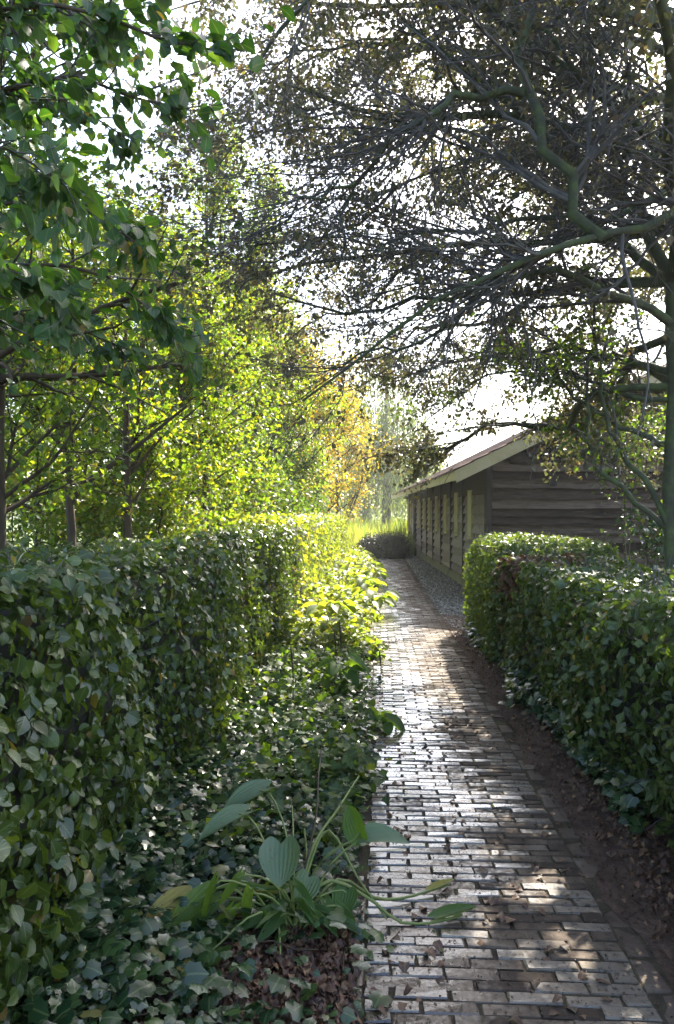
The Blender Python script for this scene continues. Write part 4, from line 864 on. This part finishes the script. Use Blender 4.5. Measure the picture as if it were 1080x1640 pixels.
o = Tubes().add(vp, np.full((nv_, 9), .0028), 4).build('ivy_vines', M['deadstalk']); tag(o, 'thin brown vines trailing between the ivy leaves', 'vines', kind='stuff')
# taller weeds mixed through the ivy
N = 5200
cx = -1.05+RNG.random(60)*.95; cy_ = 3.6+RNG.random(60)**1.2*6; k = RNG.integers(0, 60, N)
xx = cx[k]+RNG.normal(size=N)*.09; yy = cy_[k]+RNG.normal(size=N)*.12; zz = .05+RNG.random(N)*(.10+.22*((k*37) % 10)/10)
o = bulk('weeds', LEAF_SM, basis(RNG.normal(size=(N, 3))*np.array((1, 1, .5)), norm(np.stack([RNG.normal(size=N)*.5, RNG.normal(size=N)*.5-.2, np.ones(N)], 1)), RNG.uniform(.03, .085, N), 1.25), np.stack([xx, yy, zz], 1), RNG.random(N), M['wood_dark']); tag(o, 'fresh green weeds growing up through the ivy', 'weeds', kind='stuff')
# ivy trailing at the foot of the right hedge
N = 1500
yy = 3.9+RNG.random(N)*6.6; cl = np.exp(-((yy-6.6)/.45)**2)*.22+np.exp(-((yy-9.6)/.8)**2)*.12+np.exp(-((yy-4.3)/.3)**2)*.0
xx = 1.42-RNG.random(N)*(.1+cl); zz = .03+RNG.random(N)*.2
o = bulk('ivy', IVY, basis(np.stack([RNG.normal(size=N)-.3, RNG.normal(size=N)-.2, RNG.normal(size=N)*.3-.3], 1), norm(np.stack([-.6+RNG.normal(size=N)*.4, RNG.normal(size=N)*.4-.3, np.ones(N)], 1)), RNG.uniform(.04, .08, N)), np.stack([xx, yy, zz], 1), RNG.random(N), M['ivy']); tag(o, 'ivy creeping out at the foot of the right hedge', 'ivy', kind='stuff')
# sunlit ground cover along the far hedge
N = 11000
yy = 8.5+RNG.random(N)**1.3*18; xx = -1.15+RNG.random(N)*(1.1+.12*np.sin(yy*2.3))
zz = .04+RNG.random(N)**1.5*(.34+.15*np.sin(yy*1.7))*np.clip((.1-xx)/.6, .15, 1)
o = bulk('ground_cover', LEAF_SM, basis(RNG.normal(size=(N, 3))*np.array((1, 1, .5)), norm(np.stack([RNG.normal(size=N)*.5, RNG.normal(size=N)*.5, np.ones(N)], 1)), RNG.uniform(.06, .13, N), 1.3), np.stack([xx, yy, zz], 1), RNG.random(N), M['leaf_sunlit']); tag(o, 'low sunlit leafy plants spilling over the left edge of the path', 'ground cover', kind='stuff')

# ------------------------------------------------------------------ hostas
def hosta_mesh(L, W, cup, bend, ribs, seed, mat, rnd):
    r = np.random.default_rng(seed); nu, nv = 37, 9; V, LU = [], []
    for j in range(nv):
        v = j/(nv-1)
        w = max(.001, W/2*(1-v)**.7*(1+1.1*v))
        for i in range(nu):
            u = -1+2*i/(nu-1); a = abs(u)
            x = u*w; y = L*v+(1-v)**2*L*(-.2*math.sin(math.pi*a)+.16*a**4)
            rib = ribs*(math.cos(u*math.pi*9)*.5)*math.sin(math.pi*min(1, v*1.02+.02))
            z = cup*a**1.6*w*1.2+rib-bend*L*v*v + .05*W*math.sin(v*5+u*2+seed)*.3
            V.append((x, y, z)); LU.append((u, v))
    F = [(j*nu+i, j*nu+i+1, (j+1)*nu+i+1, (j+1)*nu+i) for j in range(nv-1) for i in range(nu-1)]
    me = mesh_arrays('leaf', np.array(V), np.array(F).ravel(), np.arange(len(F))*4, mat, np.full(len(V), rnd), np.array(LU), True)
    return me
def hosta(name, label, base, leaves, group=None, cat='hosta'):
    """leaves: (blade base px,py,depth | tip px,py,depth | width | normal | material | bend)"""
    t = thing(name, label, cat, tuple(base), 0, group); b = np.array(base)
    for k, (p0, p1, W, nrm, mt, bend, stalk) in enumerate(leaves):
        p0 = np.array(p0, float); p1 = np.array(p1, float); d = p1-p0; L_ = np.linalg.norm(d)
        Bm = basis(d[None], np.array(nrm, float)[None], [1.0])[0]
        lf = link(bpy.data.objects.new('leaf', hosta_mesh(L_, W, .35, bend, .0042, k*7+3, M[mt], (k*.37) % 1)), t)
        m4 = np.eye(4); m4[:3, :3] = Bm; m4[:3, 3] = p0-b; lf.matrix_local = Matrix(m4.tolist())
        if stalk is not None:
            s0 = b+np.array(stalk); mid = (s0+p0)/2+np.array((0, 0, .3*np.linalg.norm((p0-s0)[:2])))
            cv = resample(np.array([s0, mid, p0, p0+d*.12]), 9)
            o = Tubes().add(cv-b, np.linspace(.006, .0035, 9), 6).build('stalk', M['stalk'], t)
    return t
def bent(n0, k=.03): return None
b0 = G(465, 1500)
d0 = float((b0-np.array((0, 0, H)))@FWD)
def Q(px, py, dd=0.0): return P(px, py, d0+dd)
hl = []
S = lambda: tuple(RNG.normal(size=3)*np.array((.04, .04, 0)))
hl.append((Q(450, 1352, -.05), Q(447, 1415, -.16), .155, (0, -1, .45), 'hosta', .25, S()))
hl.append((Q(425, 1262, .45), Q(352, 1288, .34), .115, (.15, -.15, 1), 'hosta', .3, S()))
hl.append((Q(392, 1300, .25), Q(318, 1325, .12), .095, (.15, -.12, 1), 'hosta', .3, S()))
hl.append((Q(578, 1340, .05), Q(556, 1290, .12), .11, (-.6, -.6, .35), 'hosta_green', .1, S()))
hl.append((Q(582, 1342, .05), Q(650, 1325, .05), .10, (.2, -.35, 1), 'hosta', .5, S()))
hl.append((Q(495, 1405, .05), Q(478, 1445, -.02), .11, (.1, -1, .5), 'hosta', .3, S()))
hl.append((Q(556, 1425, .05), Q(545, 1465, -.02), .10, (-.1, -1, .4), 'hosta_green', .2, S()))
hl.append((Q(300, 1438, .05), Q(228, 1482, -.05), .12, (.1, -.4, 1), 'hosta_yellow', .12, S()))
hl.append((Q(330, 1430, .0), Q(255, 1500, -.1), .09, (.1, -.5, 1), 'hosta_green', .2, S()))
g1, g2 = G(345, 1548), G(278, 1590); g1[2] = .07; g2[2] = .05
hl.append((g1, g2, .17, (0, -.3, 1), 'hosta_green', .05, S()))
g1, g2 = G(320, 1575), G(285, 1612); g1[2] = .05; g2[2] = .04
hl.append((g1, g2, .12, (.1, -.2, 1), 'hosta_yellow', .05, None))
for px, py, dx, dy in ((330, 1480, -28, 60), (365, 1490, -40, 50), (400, 1430, -10, 70), (430, 1470, 5, 70), (520, 1440, 20, 55), (385, 1400, -35, 50), (350, 1440, -50, 45), (310, 1500, -40, 40), (415, 1460, -25, 60), (345, 1410, -30, 75), (370, 1455, -55, 70), (455, 1440, 25, 75), (545, 1450, 30, 40), (480, 1480, -10, 60), (325, 1460, -45, 55), (395, 1485, -30, 45)):
    hl.append((Q(px, py, RNG.normal()*.06), Q(px+dx, py+dy, RNG.normal()*.06-.05), RNG.uniform(.03, .06), (RNG.normal()*.4, -1, .5), 'hosta_green', .2, S()))
for k in range(26):
    a = RNG.uniform(2.0, 6.0) if k % 4 else RNG.random()*6.28; r0_ = RNG.uniform(.03, .12); z_ = RNG.uniform(.06, .24); L_ = RNG.uniform(.14, .27)
    p0 = b0+np.array((math.cos(a)*r0_, math.sin(a)*r0_*.7, z_)); p1 = p0+np.array((math.cos(a)*L_, math.sin(a)*L_*.6, RNG.uniform(-.6, .25)*L_)); p1[2] = max(p1[2], .035)
    hl.append((p0, p1, RNG.uniform(.018, .05), (RNG.normal()*.3, RNG.normal()*.3-.3, 1), 'hosta_green' if RNG.random() < .85 else 'hosta_yellow', .25, S()))
hp = hosta('hosta_plant', 'collapsing hosta with ribbed blue-green leaves and yellowing stalks spilling onto the path', b0, hl)
# flopped stalks on the bricks
def stalk(pts, r0, r1, name='stalk', mt='stalk', parent=hp):
    b = np.array(parent.location); return Tubes().add(resample(np.array(pts), 14)-b, np.linspace(r0, r1, 14), 6).build(name, M[mt], parent)
def gz(px, py, z): p = G(px, py); p[2] = z; return p
stalk([b0+np.array((0, 0, .02)), gz(520, 1490, .2), gz(590, 1485, .12), gz(640, 1490, .035), gz(700, 1490, .035), gz(740, 1480, .04)], .008, .005)
stalk([b0+np.array((.02, .02, .02)), gz(540, 1470, .16), gz(600, 1460, .06), gz(650, 1452, .04), gz(720, 1432, .045)], .008, .005)
stalk([b0, gz(500, 1440, .22), gz(540, 1400, .3), gz(575, 1345, .33)], .008, .005)
stalk([b0, gz(520, 1440, .3), gz(575, 1470, .16), gz(620, 1488, .04)], .007, .004)
for q_ in (([b0, gz(505, 1420, .3), gz(510, 1370, .38), gz(515, 1330, .44)], 'deadstalk'), ([b0, gz(470, 1430, .2), gz(468, 1390, .3)], 'stalk'), ([b0, gz(490, 1450, .16), gz(488, 1410, .24)], 'stalk'), ([gz(445, 1500, .05), gz(448, 1535, .1), gz(450, 1570, .03)], 'stalk')):
    stalk(q_[0], .006, .0035, mt=q_[1])
tipleaf = [(gz(700, 1487, .045), gz(765, 1470, .05), .06, (0, -.2, 1), 'hosta_green', .02, None), (gz(690, 1440, .045), gz(728, 1425, .05), .035, (0, -.2, 1), 'hosta_yellow', .02, None)]
for k, (p0, p1, W, nrm, mt, bend, _) in enumerate(tipleaf):
    d = p1-p0; lf = link(bpy.data.objects.new('leaf', hosta_mesh(np.linalg.norm(d), W, .5, bend, .001, 40+k, M[mt], .5)), hp)
    m4 = np.eye(4); m4[:3, :3] = basis(d[None], np.array(nrm, float)[None], [1.0])[0]; m4[:3, 3] = p0-np.array(hp.location); lf.matrix_local = Matrix(m4.tolist())

def simple_hosta(label, px, py, n, L_, h, mt, seed, spread=.3, group=None, W=.6):
    r = np.random.default_rng(seed); b = G(px, py); b[2] = .01; lv = []
    for k in range(n):
        a = k/n*6.28+r.normal()*.4; rad = spread*r.uniform(.3, 1); hh_ = h*r.uniform(.55, 1)
        p0 = b+np.array((math.cos(a)*rad, math.sin(a)*rad, hh_)); L1 = L_*r.uniform(.7, 1.15)
        p1 = p0+np.array((math.cos(a)*L1*.85, math.sin(a)*L1*.85, -L1*r.uniform(.05, .6)))
        lv.append((p0, p1, L1*W*r.uniform(.85, 1.2), (r.normal()*.25, r.normal()*.25, 1), mt, .2, tuple(r.normal(size=3)*np.array((.03, .03, 0)))))
    return hosta('hosta_plant', label, b, lv, group)
simple_hosta('upright dark green hosta growing out of the ivy on tall stalks', 545, 1128, 12, .19, .40, 'hosta_green', 5, .15, None, .75)
simple_hosta('low hosta with one broad leaf lying over the path edge', 606, 1172, 6, .2, .12, 'hosta_green', 9, .13, None, .75)
for i, (px, py, lb) in enumerate([(600, 985, 'sunlit big-leaved plant leaning over the lit strip of the path'), (585, 960, 'bright broad-leaved plant in front of the sunlit hedge'), (596, 940, 'sunny lime plant farther along the path edge'), (530, 1010, 'sunlit leafy clump at the shadow line by the hedge'), (590, 920, 'far bright clump of broad leaves near the path end')]):
    simple_hosta(lb, px, py, 16, .24, .42, 'leaf_sunlit', 30+i, .3, 'sunlit broad-leaved plants along the far path', .75)
# dry flower stems standing in the bed
for k, (px, py, hh_, lb) in enumerate([(545, 1075, .55, 'dry dark flower stem standing among the sunlit leaves'), (537, 1080, .45, 'shorter dry stem beside the dark flower stem'), (468, 1150, .6, 'thin dark stem rising from the ivy near the hedge'), (609, 1100, .35, 'short dark stem at the left brick edge')]):
    b = G(px, py); b[2] = .0
    o = Tubes().add(resample(np.array([(0, 0, 0), (.01, .01, hh_*.5), (-.01, 0, hh_)]), 6), np.array([.006, .005, .005, .006, .01, .004]), 5).build('dry_stem', M['deadstalk']); o.location = tuple(b); tag(o, lb, 'stem', 'dry flower stems')

# ------------------------------------------------------------------ fallen leaves
tv, tf, tl = CURL
fms = []
for i in range(12):
    r = np.random.default_rng(300+i); v = tv*np.array((r.uniform(.8, 1.4), 1, r.uniform(.25, .8)))+r.normal(size=tv.shape)*.045; v[:, 2] -= v[:, 2].min()
    fms.append(mesh_arrays('fallen_leaf', v, np.concatenate([np.asarray(f) for f in tf]), np.concatenate(([0], np.cumsum([len(f) for f in tf])[:-1])), M['fallen'], np.full(len(tv), r.random()**1.3*.97), tl))
N = 3600
xx = PX0-.05+RNG.random(N)**1.25*(PX1-PX0+.08); yy = 2.3+RNG.random(N)**1.4*9
o = bulk('path_debris', CURL_SM, basis(np.stack([RNG.normal(size=N), RNG.normal(size=N), RNG.normal(size=N)*.2], 1), norm(np.stack([RNG.normal(size=N)*.3, RNG.normal(size=N)*.3, np.ones(N)], 1)), RNG.uniform(.005, .017, N)), np.stack([xx, yy, np.full(N, .0235)], 1), RNG.random(N)*.6, M['fallen']); tag(o, 'dark crumbs of leaf and twig stuck to the wet bricks', 'debris', kind='stuff')
N = 5000
xx = 1.02+RNG.random(N)**1.5*.45; yy = 2.0+RNG.random(N)**1.4*9; s_ = .004+.018*RNG.random(N)**3; th = RNG.random(N)*6.3
Mt = np.zeros((N, 3, 3)); Mt[:, 0, 0] = np.cos(th)*s_; Mt[:, 0, 1] = -np.sin(th)*s_; Mt[:, 1, 0] = np.sin(th)*s_; Mt[:, 1, 1] = np.cos(th)*s_; Mt[:, 2, 2] = s_
o = bulk('soil_crumbs', pebble_T(), Mt, np.stack([xx, yy, .024+s_*.1], 1), RNG.random(N), M['soil']); tag(o, 'loose crumbs of dark earth on the bare soil strip', 'soil', kind='stuff')
cnt = 0
cents = [(RNG.uniform(PX0, PX1), 2.4+RNG.random()**1.3*8) for _ in range(70)]
while cnt < 295:
    if RNG.random() < .65:
        c = cents[RNG.integers(70)]; x, y = c[0]+RNG.normal()*.07, c[1]+RNG.normal()*.1
    else: x, y = RNG.uniform(PX0-.05, PX1), 2.4+RNG.random()**1.5*8.5
    if not (PX0-.06 < x < PX1+.02 and y > 2.3): continue
    o = link(bpy.data.objects.new('fallen_leaf', fms[RNG.integers(12)])); s = RNG.uniform(.028, .056)
    o.location = (x, y, .021); o.rotation_euler = (RNG.normal()*.1, RNG.normal()*.1, RNG.random()*6.28); o.scale = (s, s, s)
    tag(o, 'small curled brown leaf lying on the wet brick path', 'leaf', 'fallen leaves on the path'); cnt += 1
N = 10500
reg = RNG.random(N); xx = np.zeros(N); yy = np.zeros(N)
a_ = reg < .4; n_ = a_.sum(); yy[a_] = 2.2+RNG.random(n_)**1.5*8; xx[a_] = 1.46-np.abs(RNG.normal(size=n_))*.17
c_ = (reg >= .4) & (reg < .72); n_ = c_.sum(); xx[c_] = hosta_c[0]+.08+RNG.normal(size=n_)*.28; yy[c_] = hosta_c[1]-.22+RNG.normal(size=n_)*.3
e_ = reg >= .72; n_ = e_.sum(); yy[e_] = 2+RNG.random(n_)**1.6*7; xx[e_] = PX0-.1-RNG.random(n_)**1.3*.95
kp = (xx > -1.1) & (xx < 1.5) & ~((xx > PX0-.03) & (xx < PX1+.1)); xx, yy = xx[kp], yy[kp]; N = len(xx)
o = bulk('leaf_litter', CURL, basis(np.stack([RNG.normal(size=N), RNG.normal(size=N), RNG.normal(size=N)*.25], 1), norm(np.stack([RNG.normal(size=N)*.4, RNG.normal(size=N)*.4, np.ones(N)], 1)), RNG.uniform(.015, .045, N)), np.stack([xx, yy, .032+RNG.random(N)*.02], 1), RNG.random(N)**1.2*.98, M['fallen']); tag(o, 'brown leaf litter on the soil beside the path and under the hosta', 'leaf litter', kind='stuff')

# ------------------------------------------------------------------ hazy morning air
hz = box('haze', (-130, 130, -20, 190, -1.2, 26), None); tag(hz, 'thin pale haze in the air over the garden and field', 'haze', kind='stuff')
hm = bpy.data.materials.new('haze_air'); hm.use_nodes = True; hn = hm.node_tree.nodes; hn.remove(hn['Principled BSDF'])
pv = hn.new('ShaderNodeVolumePrincipled'); pv.inputs['Color'].default_value = (.95, .96, .94, 1); pv.inputs['Density'].default_value = .001; pv.inputs['Anisotropy'].default_value = .4
hm.node_tree.links.new(pv.outputs[0], hn['Material Output'].inputs['Volume']); hz.data.materials.append(hm)
